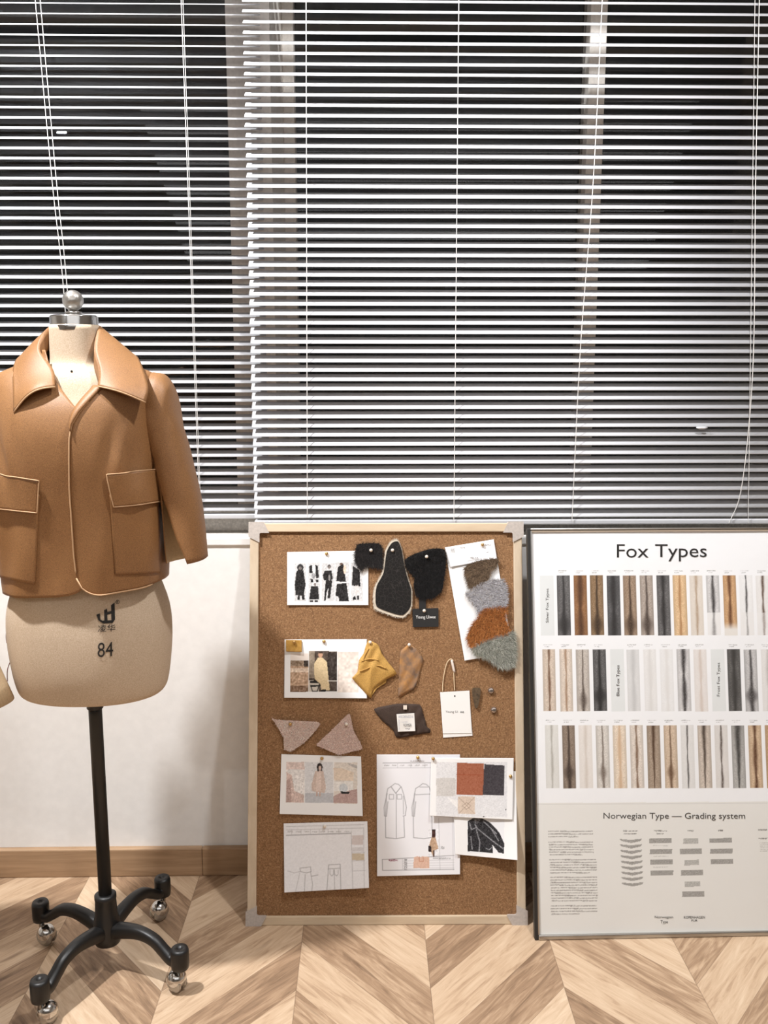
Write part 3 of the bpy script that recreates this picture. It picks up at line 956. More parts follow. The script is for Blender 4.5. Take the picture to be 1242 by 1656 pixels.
x = Q(z6, 645, 428, 818, 735); R.rect(*x, (228, 216, 202)); R.poly(z6([(640, 470), (700, 470), (790, 500), (790, 565), (645, 560)]), (236, 212, 186)); R.rect(*Q(z6, 645, 568, 785, 640), (236, 232, 226)); R.poly(z6([(640, 680), (700, 650), (818, 625), (818, 735), (640, 730)]), (196, 158, 150)); R.poly(z6([(740, 430), (818, 450), (818, 475), (760, 450)]), (190, 182, 176))
(a, b), = z6([(715, 620)]); R.ell(a, b, 7, 7.6, (208, 214, 218)); R.poly(z6([(690, 642), (765, 650), (750, 662), (700, 662)]), (44, 46, 48)); R.mott(*x, 8, 2)
R.a = R.a*.7+R.a.mean(2, keepdims=True)*.3
P3 = tag(sheet('moodboard_page', R, .0012, .005), 'white page with a photo of a dark haired person in a pink dress', 'printed page')

# shorts sketch page
R = Ras(z6([(270, 882), (893, 866), (905, 1362), (275, 1396)]), (236, 236, 239), dens=1.2)
gl = (190, 189, 192)
R.line(z6([(290, 905), (865, 890)]), gl, .4); R.line(z6([(290, 930), (865, 915), (870, 1365)]), gl, .4); R.line(z6([(290, 970), (770, 955)]), (140, 138, 140), .5); R.line(z6([(772, 940), (785, 1365)]), gl, .5)
for k in (330, 400, 470, 535, 600, 680): R.line(z6([(k, 925), (k, 965)]), gl, .3)
for k in range(8): x = Q(z6, 300+k*60, 938, 340+k*60, 948); R.words(*x, al=.35)
R.rect(*Q(z6, 778, 970, 862, 1040), (214, 204, 202)); R.rect(*Q(z6, 780, 1105, 872, 1155), (208, 194, 172)); R.rect(*Q(z6, 776, 1060, 868, 1090), (216, 214, 216))
R.line(z6([(780, 1100), (872, 1098)]), gl, .4); R.line(z6([(780, 1160), (874, 1158)]), gl, .4); R.line(z6([(782, 1235), (876, 1232)]), gl, .4)
ol = (168, 167, 170)
R.line(z6([(390, 1215), (470, 1205), (475, 1240), (440, 1250), (395, 1240), (390, 1215)]), ol, .5); R.line(z6([(390, 1240), (350, 1250), (300, 1235)]), gl, .4); R.line(z6([(470, 1240), (485, 1330), (480, 1385)]), ol, .4); R.line(z6([(430, 1260), (425, 1385)]), ol, .4); R.line(z6([(390, 1250), (360, 1385)]), gl, .4); R.line(z6([(475, 1275), (525, 1265)]), ol, .5)
R.line(z6([(605, 1190), (690, 1185), (695, 1370)]), ol, .5); R.line(z6([(605, 1190), (592, 1375)]), ol, .5); R.line(z6([(600, 1220), (692, 1215)]), ol, .5); R.line(z6([(645, 1225), (650, 1370)]), ol, .4)
for k in (628, 662): (a, b), = z6([(k, 1245)]); R.line([(a-3, b-4), (a-3, b+3), (a, b+6), (a+3, b+3), (a+3, b-4)], ol, .4)
R.mott(0, 0, 2000, 2000, 3, 2)
P4 = tag(sheet('sketch_page', R, .0012, .012), 'white page with faint pencil shorts sketches, lowest at the left of the board', 'sketch page')

# coat drawing page
R = Ras(z7([(85, 312), (683, 312), (683, 1172), (88, 1185)]), (232, 231, 234), dens=1.2)
R.line(z7([(130, 372), (640, 370)]), (150, 148, 150), .5); R.line(z7([(130, 408), (640, 405)]), gl, .4)
for k in (235, 330, 430): R.line(z7([(k, 372), (k, 408)]), gl, .4)
for k in range(6): R.words(*Q(z7, 140+k*55, 384, 175+k*55, 394), al=.4)
ol = (146, 144, 147)
for dx, back in ((0, 0), (200, 1)):
    P = lambda L: z7([(x+dx, y) for x, y in L])
    R.line(P([(190, 540), (215, 520), (240, 525), (262, 545), (280, 600), (298, 690), (290, 750), (275, 752), (280, 760), (285, 905), (225, 915), (150, 908), (148, 760), (155, 600), (165, 555), (190, 540)]), ol, .5)
    R.line(P([(160, 590), (138, 690), (140, 752), (155, 755), (165, 650)]), ol, .5); R.line(P([(275, 610), (278, 740)]), ol, .4)
    if back: R.line(P([(165, 600), (270, 595)]), ol, .4); R.line(P([(195, 545), (255, 545)]), ol, .4)
    else:
        R.line(P([(225, 590), (226, 912)]), ol, .4); R.line(P([(190, 545), (222, 590), (258, 545)]), ol, .6)
        for k in (175, 232): R.line(P([(k, 598), (k+32, 598), (k+32, 632), (k, 632), (k, 598)]), ol, .4)
R.line(z7([(480, 770), (482, 860)]), gl, .4); R.line(z7([(530, 770), (540, 1140)]), gl, .4); R.line(z7([(630, 760), (635, 1140)]), gl, .4)
R.line(z7([(125, 1065), (640, 1035)]), ol, .5); R.line(z7([(125, 1065), (128, 1143), (640, 1135)]), ol, .5); R.line(z7([(270, 1060), (272, 1140)]), gl, .4)
R.words(*Q(z7, 170, 1064, 238, 1076), (110, 40, 60), .8); R.words(*Q(z7, 282, 1062, 305, 1140), DK, .5)
for k in range(4): R.line(z7([(275, 1075+k*18), (640, 1068+k*18)]), gl, .3)
R.words(*Q(z7, 545, 970, 570, 990), DK, .4); R.words(*Q(z7, 490, 1050, 620, 1062), DK, .3)
R.poly(z7([(478, 905), (505, 900), (528, 985), (500, 1000), (492, 1045), (470, 1000), (462, 960)]), (190, 160, 134)); R.poly(z7([(482, 850), (508, 848), (505, 905), (482, 908)]), (70, 44, 40)); R.rect(*Q(z7, 480, 847, 508, 856), DK); R.poly(z7([(456, 968), (475, 965), (480, 1010), (455, 1008)]), (50, 40, 40)); R.rect(*Q(z7, 488, 1000, 500, 1045), (90, 70, 62))
R.mott(*Q(z7, 455, 847, 530, 1045), 14, 1.4)
R.poly(z7([(352, 1048), (380, 1040), (392, 1050), (412, 1042), (462, 1046), (464, 1128), (348, 1126)]), (212, 176, 156)); R.line(z7([(390, 1045), (392, 1078), (420, 1078), (418, 1045)]), (186, 130, 106), .5); R.mott(*Q(z7, 348, 1040, 464, 1128), 6, 1.5)
P5 = sheet('sketch_page', R, .0012, .006)
tag(P5, 'tall page with line drawings of a long coat, front and back', 'sketch page')
Vt, Ft = text_px('A JOHANN', *Q(z7, 325, 352, 424, 364))
# colour page and leather jacket photo page
R = Ras(z7([(628, 432), (1085, 432), (1095, 1070), (650, 1028)]), dens=1.2)
x = Q(z7, 735, 765, 1000, 1022); R.rect(*x, (232, 232, 234))
R.poly(z7([(738, 790), (780, 765), (835, 765), (900, 800), (965, 870), (1000, 950), (998, 1022), (960, 1015), (915, 960), (920, 1018), (738, 1005)]), (44, 43, 46))
R.poly(z7([(775, 768), (835, 770), (810, 810), (790, 812)]), (84, 82, 84))
for L in ([(790, 815), (810, 845), (860, 885), (915, 930), (990, 985)], [(750, 800), (765, 850), (800, 835)], [(800, 850), (825, 940), (820, 1005)], [(915, 850), (945, 880)], [(870, 985), (890, 995), (910, 980)], [(760, 900), (770, 990)], [(850, 790), (905, 840), (960, 930)]):
    R.line(z7(L), (168, 168, 172), .8, .8)
m_ = R.pmask(z7([(738, 790), (780, 765), (835, 765), (900, 800), (965, 870), (1000, 950), (998, 1022), (960, 1015), (915, 960), (920, 1018), (738, 1005)]))
R.a[m_] += (RNG.normal(0, 22, R.X.shape)[m_])[:, None]
P7 = tag(sheet('photo_page', R, .0035, .008, corner=.014), 'white page with a photo of a black leather jacket, lower right of the board', 'printed page')
R = Ras(z7([(475, 335), (1068, 338), (1060, 780), (467, 752)]), dens=1.2)
R.rect(*Q(z7, 512, 365, 1020, 760), (222, 221, 222)); R.rect(*Q(z7, 512, 480, 650, 610), (204, 200, 196)); R.poly(z7([(590, 620), (665, 640), (665, 700)]), (236, 234, 232))
R.poly(z7([(660, 370), (855, 376), (848, 604), (657, 600)]), (160, 98, 74)); R.line(z7([(660, 455), (852, 458)]), (150, 78, 52), .6); R.poly(z7([(857, 380), (1003, 390), (998, 605), (846, 600)]), (68, 64, 68))
R.poly(z7([(668, 612), (792, 612), (790, 740), (668, 736)]), (212, 194, 178))
R.line(z7([(675, 620), (785, 735)]), (170, 150, 134), .4); R.line(z7([(785, 620), (675, 735)]), (170, 150, 134), .4); R.line(z7([(730, 655), (760, 680), (730, 705), (700, 680), (730, 655)]), (160, 140, 126), .4)
R.mott(*Q(z7, 512, 365, 1020, 760), 8, 1.3); (a, b), = z7([(1011, 706)]); R.ell(a, b, 1.2, 1.2, DK); (a, b), = z7([(853, 757)]); R.ell(a, b, 1.2, .8, DK)
P6 = tag(sheet('colour_page', R, .0065, .006), 'white page with orange brown, charcoal and beige colour blocks', 'printed page')
def panel_text(name, s, x0, y0, x1, y1, w, mat, parent, panel=BD, rot=0):
    Vt, Ft = text_px(s, x0, y0, x1, y1, rot)
    if len(Vt) == 0: return
    mk(name, (np.array([panel.hit(x, y, w) for x, y in Vt]), Ft), mat, parent)
panel_text('title_lettering', 'A JOHANN', *Q(z7, 325, 354, 424, 364), CK+.0024, m_ink, P5)

# ------------------------------------------------------------------ fur and leather samples
def outline(poly, w0, w1, panel=BD):
    k = len(poly)
    V = [panel.hit(x, y, w0) for x, y in poly]+[panel.hit(x, y, w1) for x, y in poly]
    F = [tuple(range(k)), tuple(range(2*k-1, k-1, -1))]+[(i, (i+1) % k, k+(i+1) % k, k+i) for i in range(k)]
    return np.array(V), F
def rounded(poly, n=6):
    P = np.array(poly, float); k = len(P)
    Q_ = np.vstack([P[-1], P, P[0], P[1]])
    out = []
    for i in range(k):
        a, b, c, d = Q_[i], Q_[i+1], Q_[i+2], Q_[i+3] if i+3 < len(Q_) else P[(i+2) % k]
        for t in np.linspace(0, 1, n, endpoint=False):
            v = .5*((2*b)+(c-a)*t+(2*a-5*b+4*c-d)*t*t+(3*b-a-3*c+d)*t**3)
            out.append(b*(1-t)*.35+c*t*.35+v*.65)
    return [tuple(p) for p in out]
def inside(poly, X, Y):
    m = np.zeros(X.shape, bool); n = len(poly)
    for i in range(n):
        x0, y0 = poly[i]; x1, y1 = poly[(i+1) % n]
        if y0 == y1: continue
        m ^= ((Y >= min(y0, y1)) & (Y < max(y0, y1))) & (X < x0+(Y-y0)*(x1-x0)/(y1-y0))
    return m
def fur(name, label, poly, w, cols, n, length, dirv, hide_col, thick=.0016, lie=.35, spread=.5, wid=.0007, outw=.6, cat='fur swatch', group='fur samples pinned on the cork board'):
    pr = rounded(poly)
    hide = tag(mk(name, outline(pr, CK+w, CK+w+thick), hide_col), label, cat, group)
    P = np.array(pr); lo, hi = P.min(0), P.max(0)
    c = P.mean(0); sz = (hi-lo).max()/2
    V, F, K = [], [], []
    cnt = 0
    X = RNG.uniform(lo[0], hi[0], n*4); Y = RNG.uniform(lo[1], hi[1], n*4)
    ok = np.where(inside(pr, X, Y))[0][:n]
    cols = [np.array(q, float) for q in cols]
    for i in ok:
        p = BD.hit(X[i], Y[i], CK+w+thick)
        o = np.array([X[i]-c[0], -(Y[i]-c[1])])/sz
        d2 = np.array(dirv, float)+RNG.normal(0, spread, 2)+o*outw
        d2 /= np.linalg.norm(d2)+1e-9
        L = length*RNG.uniform(.6, 1.25)
        d = BD.a*d2[0]+BD.u*d2[1]
        wv = np.cross(d, BD.n)*wid*RNG.uniform(.6, 1.2)*.5
        m_ = p+d*L*.5+BD.n*L*lie*.8
        t_ = p+d*L+BD.n*L*lie*.9+BD.u*(-.12*L)
        V += [p-wv, p+wv, m_+wv*.8, m_-wv*.8, t_]
        F += [(cnt, cnt+1, cnt+2, cnt+3), (cnt+3, cnt+2, cnt+4)]
        cc = cols[RNG.integers(len(cols))]*RNG.uniform(.82, 1.15)
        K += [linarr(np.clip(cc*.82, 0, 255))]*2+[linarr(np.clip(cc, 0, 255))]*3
        cnt += 5
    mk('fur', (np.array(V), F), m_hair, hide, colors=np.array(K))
    return hide
m_hide_d = M('dark_hide', (46, 40, 36), .8)
m_hide_w = M('pale_hide', (206, 194, 176), .8, var=.08, scale=200)
m_hide_b = M('black_hide', (26, 24, 24), .8)
fur('fur_swatch', 'small square black fur scrap overlapping the corner of the lookbook page', z4([(922, 265), (1000, 252), (1110, 260), (1128, 350), (1118, 455), (1010, 445), (945, 470), (905, 400), (905, 330)]), .0045, [(38, 35, 35), (52, 48, 47), (28, 26, 26)], 2600, .009, (-.1, -.5), m_hide_b)
pelt = z5([(345, 182), (372, 250), (385, 330), (412, 440), (438, 520), (434, 640), (380, 698), (300, 684), (192, 640), (182, 560), (192, 490), (240, 400), (262, 255), (300, 192)])
h = tag(mk('leather_pelt', outline(rounded(pelt), CK+.004, CK+.0075), m_hide_w), 'dark cracked pelt with a pale shearling edge, pinned between two black furs', 'leather pelt', 'fur samples pinned on the cork board')
ctr = np.mean(np.array(pelt), 0)
N = NT('cracked_black_leather')
vo = N.n('ShaderNodeTexVoronoi', feature='DISTANCE_TO_EDGE'); vo.inputs['Scale'].default_value = 110
N.l(N.n('ShaderNodeNewGeometry').outputs['Position'], vo.inputs['Vector'])
fine = N.noise(600, 3, .7)
cr_ = N.ramp(vo.outputs['Distance'], [(.0, lin((62, 58, 55))), (.05, lin((28, 26, 25)))])
N.l(N.mix(.3, cr_, N.ramp(fine, [(.4, lin((18, 17, 16))), (.7, lin((50, 46, 44)))])), N.b.inputs['Base Color']); N.b.inputs['Roughness'].default_value = .8
N.b.inputs['Specular IOR Level'].default_value = .2
N.bump(fine, .4, .001)
inner = [tuple(ctr+(np.array(p)-ctr)*np.array([.93, .955])+np.array([1.0, -1.2])) for p in rounded(pelt)]
mk('dark_face', outline(inner, CK+.0072, CK+.0086), N.m, h)
V, F, K = [], [], []
pr = np.array(rounded(pelt, 6))
cnt = 0
for k in range(900):
    i = RNG.integers(len(pr)); t = RNG.random()
    q = pr[i]*(1-t)+pr[(i+1) % len(pr)]*t
    o = q-ctr; o = np.array([o[0], -o[1]]); o /= np.linalg.norm(o)
    p = BD.hit(q[0], q[1], CK+.0055+RNG.uniform(-.001, .002))
    d = BD.a*o[0]+BD.u*o[1]+BD.n*RNG.normal(0, .4)+BD.u*RNG.normal(0, .4)
    wv = np.cross(d, BD.n)*.0004; L = RNG.uniform(.002, .004)
    V += [p-wv, p+wv, p+d*L]; F.append((cnt, cnt+1, cnt+2)); cnt += 3
    K += [linarr(np.array([206, 194, 176])*RNG.uniform(.8, 1.1))]*3
mk('fur', (np.array(V), F), m_hair, h, colors=np.clip(np.array(K), 0, 1))
fur('fur_swatch', 'large black fur swatch with rounded sides above the black card', z5([(392, 312), (470, 267), (570, 238), (655, 243), (668, 330), (655, 430), (638, 520), (570, 572), (470, 560), (452, 480), (455, 430), (412, 380)]), .004, [(24, 22, 22), (32, 30, 30), (18, 17, 17)], 3600, .007, (0, -.6), m_hide_b, lie=.5)

# card with four furs
R = Ras(zC([(135, 175), (680, 85), (895, 1345), (355, 1440)]), (240, 240, 240)); R.mott(0, 0, 2000, 2000, 1.5, 3)
P8 = tag(sheet('sample_card', R, .0015, .003, th=.0008), 'tall tilted white card carrying four fur swatches at upper right', 'card')
R = Ras(zC([(140, 180), (680, 86), (712, 302), (200, 396)]), (242, 240, 240), dens=1.4)
R.words(*Q(zC, 200, 185, 245, 235), DK, .4); R.words(*Q(zC, 300, 172, 358, 184), DK, .4); R.words(*Q(zC, 575, 140, 650, 156), DK, .5); R.words(*Q(zC, 600, 224, 622, 234), DK, .8); R.line(zC([(390, 326), (540, 302)]), (130, 128, 128), .3); R.line(zC([(202, 392), (712, 300)]), (176, 174, 174), .5)
P9 = tag(sheet('paper_slip', R, .0045, .001), 'white printed slip across the top of the tall fur sample card', 'paper slip')
panel_text('printed_lettering', 'MILVA', *Q(zC, 420, 280, 508, 300), CK+.0062, m_ink, P9)
fg = 'fur swatches on the tall white card'
fur('fur_swatch', 'brown fur swatch, topmost on the tall white card', zC([(358, 402), (480, 335), (590, 312), (718, 306), (718, 372), (640, 440), (618, 530), (500, 606), (440, 636), (395, 600)]), .005, [(112, 92, 74), (128, 108, 86), (90, 74, 60)], 3000, .0085, (-.3, -.4), m_hide_d, group=fg)
fur('fur_swatch', 'pale grey fur swatch below the brown one on the white card', zC([(430, 652), (620, 548), (780, 542), (822, 690), (800, 835), (600, 868), (515, 935), (460, 820), (362, 702)]), .0065, [(176, 174, 178), (194, 192, 196), (150, 148, 152)], 3800, .0085, (.5, .1), m_hide_w, group=fg)
fur('fur_swatch', 'orange brown fur swatch in the lower middle of the white card', zC([(545, 900), (620, 855), (815, 850), (800, 950), (850, 1110), (700, 1150), (600, 1195), (435, 1285), (385, 1180), (435, 1055), (505, 965)]), .008, [(168, 104, 54), (184, 122, 70), (146, 86, 44)], 4200, .010, (-.4, -.3), m_hide_d, group=fg)
fur('fur_swatch', 'grey green long fur swatch hanging off the bottom of the white card', zC([(440, 1330), (510, 1255), (680, 1205), (780, 1195), (895, 1110), (900, 1480), (730, 1500), (640, 1415), (560, 1385)]), .0095, [(136, 138, 126), (158, 158, 146), (112, 114, 104), (176, 174, 164)], 4200, .012, (.3, -.6), m_hide_w, group=fg)

def scrap(name, label, poly, w, mat, th=.0014, bulge=.004, cat='leather scrap', rnd=3, extra=None, group=None):
    pr = rounded(poly, rnd)
    P = np.array(pr); c = P.mean(0)
    V, F = [], []
    k = len(pr); nr = 7
    for q in range(nr):
        s = 1-q/nr
        for i in range(k):
            x, y = c+(P[i]-c)*s
            wv = bulge*(1-s*s)*(.7+.3*math.sin(3*x*.1+y*.13))+.0016*math.sin(x*.35+y*.22)*s
            V.append(BD.hit(x, y, CK+w+wv+.001))
    V.append(BD.hit(c[0], c[1], CK+w+bulge+.001))
    for q in range(nr-1):
        for i in range(k): F.append((q*k+i, q*k+(i+1) % k, (q+1)*k+(i+1) % k, (q+1)*k+i)[::-1])
    for i in range(k): F.append(((nr-1)*k+i, (nr-1)*k+(i+1) % k, nr*k)[::-1])
    return tag(mk(name, (np.array(V), F), mat, smooth=True, solid=th, soff=-1), label, cat, group)
m_yel = mat_leather('mustard_suede', (206, 162, 86), (186, 140, 68), .8)
m_brown = mat_leather('dark_brown_suede', (70, 52, 42), (56, 42, 34), .85)
m_pink = M('pink_shearling', (226, 198, 184), .95, c2=(198, 164, 150), scale=260, bump=.9, bscale=420)
m_camo = M('mottled_brown_suede', (178, 128, 74), .85, c2=(108, 92, 82), scale=48, bump=.2, bscale=300, detail=5)
yl = scrap('leather_scrap', 'crumpled mustard yellow leather scrap beside the cream coat page', z5([(150, 850), (180, 862), (215, 882), (238, 940), (290, 1010), (338, 1075), (268, 1112), (185, 1180), (165, 1236), (140, 1218), (45, 1112), (42, 1098), (75, 1060), (85, 985), (115, 940), (130, 890)]), .006, m_yel, bulge=.008)
mk('folded_edge', outline(z5([(185, 1178), (268, 1110), (266, 1135), (205, 1172), (175, 1215), (165, 1236)]), CK+.003, CK+.0045), m_yel, yl)
for L in ([(150, 905), (120, 960), (115, 990)], [(100, 990), (160, 975), (215, 985)], [(90, 1060), (200, 1020), (270, 1040)]):
    P = catmull([BD.hit(x, y, CK+.0125) for x, y in z5(L)], 14)
    mk('crease', tube(P, np.linspace(.0012, .0018, 14), 6), m_yel, yl, smooth=True)
scrap('suede_scrap', 'mottled brown suede scrap almost the colour of the cork', zB([(550, 130), (600, 80), (680, 20), (760, 60), (850, 160), (905, 280), (860, 430), (820, 560), (770, 690), (690, 745), (525, 845), (518, 690), (530, 500), (535, 300)]), .002, m_camo, bulge=.003, cat='suede scrap')
scrap('suede_scrap', 'dark brown suede scrap with a small white label on it', zB([(140, 1020), (330, 968), (500, 938), (650, 938), (850, 952), (892, 1060), (935, 1200), (955, 1290), (1010, 1330), (1000, 1388), (850, 1408), (640, 1450), (490, 1460), (430, 1340), (260, 1190)]), .002, m_brown, bulge=.0035, cat='suede scrap')
pk = [(242, 224, 210), (226, 202, 190), (248, 234, 222), (210, 184, 172)]
fur('shearling_scrap', 'pale pink shearling scrap with a long straight top edge', z6([(180, 92), (208, 108), (360, 118), (510, 125), (540, 140), (520, 175), (440, 265), (360, 325), (320, 342), (275, 328), (268, 240), (225, 165)]), .003, pk, 3200, .0028, (0, -.2), m_pink, .003, .6, 1.0, .0007, .3, 'shearling scrap', 'pink shearling scraps')
fur('shearling_scrap', 'pink shearling triangle pointing upwards, above the pink dress page', z6([(745, 72), (768, 88), (790, 190), (855, 322), (760, 350), (690, 370), (640, 355), (520, 300), (530, 278), (610, 205)]), .003, [(236, 210, 198), (222, 190, 180), (244, 224, 212)], 3200, .0028, (0, -.2), m_pink, .003, .6, 1.0, .0007, .3, 'shearling scrap', 'pink shearling scraps')
# white label on the dark suede
R = Ras(zB([(490, 1098), (765, 1083), (780, 1360), (512, 1372)]), (226, 222, 216), dens=1.6)
for y in (1130, 1150): R.words(*Q(zB, 520, y-8, 745, y+4), (110, 116, 140), .6)
R.words(*Q(zB, 550, 1215, 670, 1225), (110, 116, 140), .4); R.words(*Q(zB, 520, 1180, 540, 1340), (140, 140, 160), .4); R.words(*Q(zB, 620, 1315, 700, 1335), (80, 80, 84), .6)
lb = tag(sheet('cloth_label', R, .0075, .001), 'small white printed label on the dark brown suede scrap', 'label')
panel_text('printed_lettering', 'ROMER', *Q(zB, 600, 1245, 722, 1288), CK+.0100, m_ink, lb)
# black card
bc = tag(mk('brand_card', BD_ := outline(z5([(443, 640), (617, 634), (618, 760), (446, 763)]), CK+.003, CK+.0042), M('black_card', (30, 29, 29), .55)), 'black card with pale script lettering hanging under the large black fur', 'card')
mk('ribbon', outline(z5([(487, 560), (533, 560), (533, 645), (487, 645)]), CK+.0042, CK+.005), m_hide_b, bc)
panel_text('script_lettering', 'Young Ui', *Q(z5, 466, 684, 556, 712), CK+.0047, m_white, bc)
panel_text('script_lettering', 'wee', *Q(z5, 558, 690, 598, 704), CK+.0047, m_white, bc)
# white hang tag: two cards, string and clear clip
ht = empty('hang_tag', BD.hit(737, 1150, CK), 'white hang tag on a looped string beside the horn toggle', 'hang tag')
mk('card', outline(zA([(285, 520), (650, 505), (697, 1075), (303, 1101)]), CK+.001, CK+.0018), m_white, ht)
mk('card', outline(zA([(262, 492), (655, 470), (685, 1040), (300, 1045)]), CK+.0022, CK+.003), m_white, ht)
mk('eyelet', BD.orient(lathe((0, 0, 0), [(.0018, 0), (.0018, .0004)], 16), BD.hit(*zA([(459, 543)])[0], CK+.003)), m_ink, ht)
panel_text('script_lettering', 'Young Ui', *Q(zA, 335, 738, 500, 778), CK+.0034, M('grey_ink', (120, 118, 116), .7), ht)
panel_text('script_lettering', 'wee', *Q(zA, 530, 748, 582, 772), CK+.0034, m_ink, ht)
m_string = M('cream_string', (228, 206, 170), .8)
mk('string', tube(catmull([BD.hit(x, y, CK+.003) for x, y in zA([(297, 490), (300, 360), (325, 200), (360, 90), (405, 48), (440, 70)])], 30), .0009, 6), m_string, ht, smooth=True)
mk('string', tube(catmull([BD.hit(x, y, CK+.003) for x, y in zA([(446, 230), (450, 350), (458, 475)])], 16), .0009, 6), m_string, ht, smooth=True)
mk('clip', tube([BD.hit(x, y, CK+.004) for x, y in zA([(415, 62), (420, 75), (448, 200), (458, 226)])], [.0022, .0030, .0030, .0022], 10), M('clear_plastic_clip', (226, 212, 200), .25), ht, smooth=True)
# toggle and two crystal buttons
tg = Z2([(700, 440), (795, 440), (800, 500), (785, 600), (765, 690), (735, 700), (715, 610), (698, 520)], 680, 1060, 8.28)
m_horn = M('dark_horn', (92, 76, 58), .4, var=.25, scale=160)
t_ = tag(mk('toggle_button', outline(rounded(tg, 4), CK+.0005, CK+.006), m_horn, bevel=.0015), 'tapered brown horn toggle beside the white hang tag', 'button')
for x, y in ((758, 523), (760, 585)): mk('hole', BD.orient(lathe((0, 0, 0), [(.0009, 0), (.0009, .0004)], 10), BD.hit(*zA([(x, y)])[0], CK+.006)), m_ink, t_)
m_gem = M('smoky_crystal', (176, 164, 156), .08, .85)
for (x, y), lb_ in (((942, 470), 'upper of the two small faceted crystal buttons'), ((980, 728), 'lower of the two small faceted crystal buttons')):
    p = BD.hit(*zA([(x, y)])[0], CK)
    tag(mk('crystal_button', BD.orient(lathe((0, 0, 0), [(.0045, 0), (.0078, .002), (.0078, .0028), (.0058, .0058), (.0030, .0066)], 9), p), m_gem), lb_, 'button', 'crystal buttons on the cork board')
# push pins
def pin(px, py, w, mat, label, square=False, r=.0040):
    p = BD.hit(px, py, CK+w)
    g = 'push pins on the cork board'
    if square:
        o = mk('push_pin', join([BD.orient(box(-.0042, .0042, -.0046, .0046, 0, .003), p), BD.orient(lathe((0, 0, 0), [(.0006, -w), (.0006, 0)], 8), p)]), mat, bevel=.0006)
    else:
        o = mk('push_pin', BD.orient(lathe((0, 0, 0), [(.0007, -w), (.0007, .0), (r*.8, .0002), (r, .001), (r*.92, .0026), (r*.55, .0040), (.0003, .0045)], 16), p), mat, smooth=True)
    return tag(o, label, 'push pin', g)
for z, x, y, w, m, lb_ in ((z4, 663, 338, .0026, m_brass, 'brass pin at the top of the lookbook page'), (z4, 1035, 310, .011, m_pearl, 'white pin in the small square black fur'),
    (z4, 1215, 310, .009, m_pearl, 'white pin in the top of the dark cracked pelt'), (z4, 392, 1078, .0085, m_brass, 'brass pin in the small mustard swatch'), (z4, 642, 1072, .0026, m_brass, 'pin at the top of the cream coat page'),
    (z4, 1028, 1080, .010, m_pearl, 'pale pin in the crumpled mustard leather'), (z5, 538, 291, .0105, m_pearl, 'white pin in the large black fur'), (z5, 522, 653, .0055, m_pearl, 'white pin in the black card'),
    (z5, 421, 881, .006, m_pearl, 'pale pin in the mottled brown suede'), (z5, 912, 210, .006, m_brass, 'brass pin in the slip of the fur sample card'), (z6, 320, 142, .008, m_brass, 'brass pin in the left pink shearling scrap'),
    (z6, 737, 143, .008, m_pearl, 'pale pin in the pink shearling triangle'), (z6, 555, 397, .0028, m_brass, 'brass pin at the top of the pink dress page'), (z6, 575, 902, .003, m_pearl, 'brown pin at the top of the shorts sketch page'),
    (z7, 380, 332, .003, m_brass, 'brass pin at the top of the coat drawing page'), (z7, 490, 340, .009, m_brass, 'brass pin in the corner of the colour block page'), (z7, 1045, 467, .007, m_brass, 'brass pin in the leather jacket photo page')):
    (a, b), = z([(x, y)])
    pin(a, b, w, m, lb_)
(a, b), = zB([(622, 992)])
pin(a, b, .0065, m_pearl, 'small square pin in the dark brown suede', True)

# ------------------------------------------------------------------ framed fur poster
PO = Panel(.370, 1.809, .012, .235, .632, .923)
poster = empty('framed_poster', PO.P(PO.W/2, 0), 'large framed poster of fur types leaning on the wall right of the cork board', 'poster')
pw = .008
mk('frame_stile', PO.box(0, pw, .0003, PO.H, -.014, .003), m_darkframe, poster, bevel=.0015)  # aluminium stile coloured dark: the dark room's reflection is put into its colour
mk('frame_stile', PO.box(PO.W-pw, PO.W, .0003, PO.H, -.018, .003), m_alu, poster, bevel=.0015)
mk('frame_rail', PO.box(pw, PO.W-pw, .0003, .011, -.018, .004), m_alu, poster, bevel=.003, seg=4)
mk('frame_rail', PO.box(pw, PO.W-pw, PO.H-.0045, PO.H, -.011, .002), m_alu, poster, bevel=.0015)
mk('backing_board', PO.box(pw*.5, PO.W-pw*.5, .006, PO.H-.004, -.010, -.003), m_darkframe, poster)
mk('inner_lip', PO.box(pw, pw+.003, .011, PO.H-.006, -.003, .0012), m_alu, poster)
mk('inner_lip', PO.box(pw+.003, PO.W-pw, PO.H-.0085, PO.H-.006, -.003, .0012), M('tan_frame_lip', (176, 160, 142), .5), poster)
def proj(P):
    d = np.asarray(P)-CAM; z = d@FW
    return 621+FOC*(d@RT)/z, 828-FOC*(d@UPV)/z
# raster in poster metres, sampled through the photo's pixel frame
PU0, PU1, PV0, PV1 = pw, PO.W-pw, .009, PO.H-.006
R = Ras([proj(PO.P(PU0, PV1)), proj(PO.P(PU1, PV1)), proj(PO.P(PU1, PV0)), proj(PO.P(PU0, PV0))], (234, 235, 237), dens=1.15)
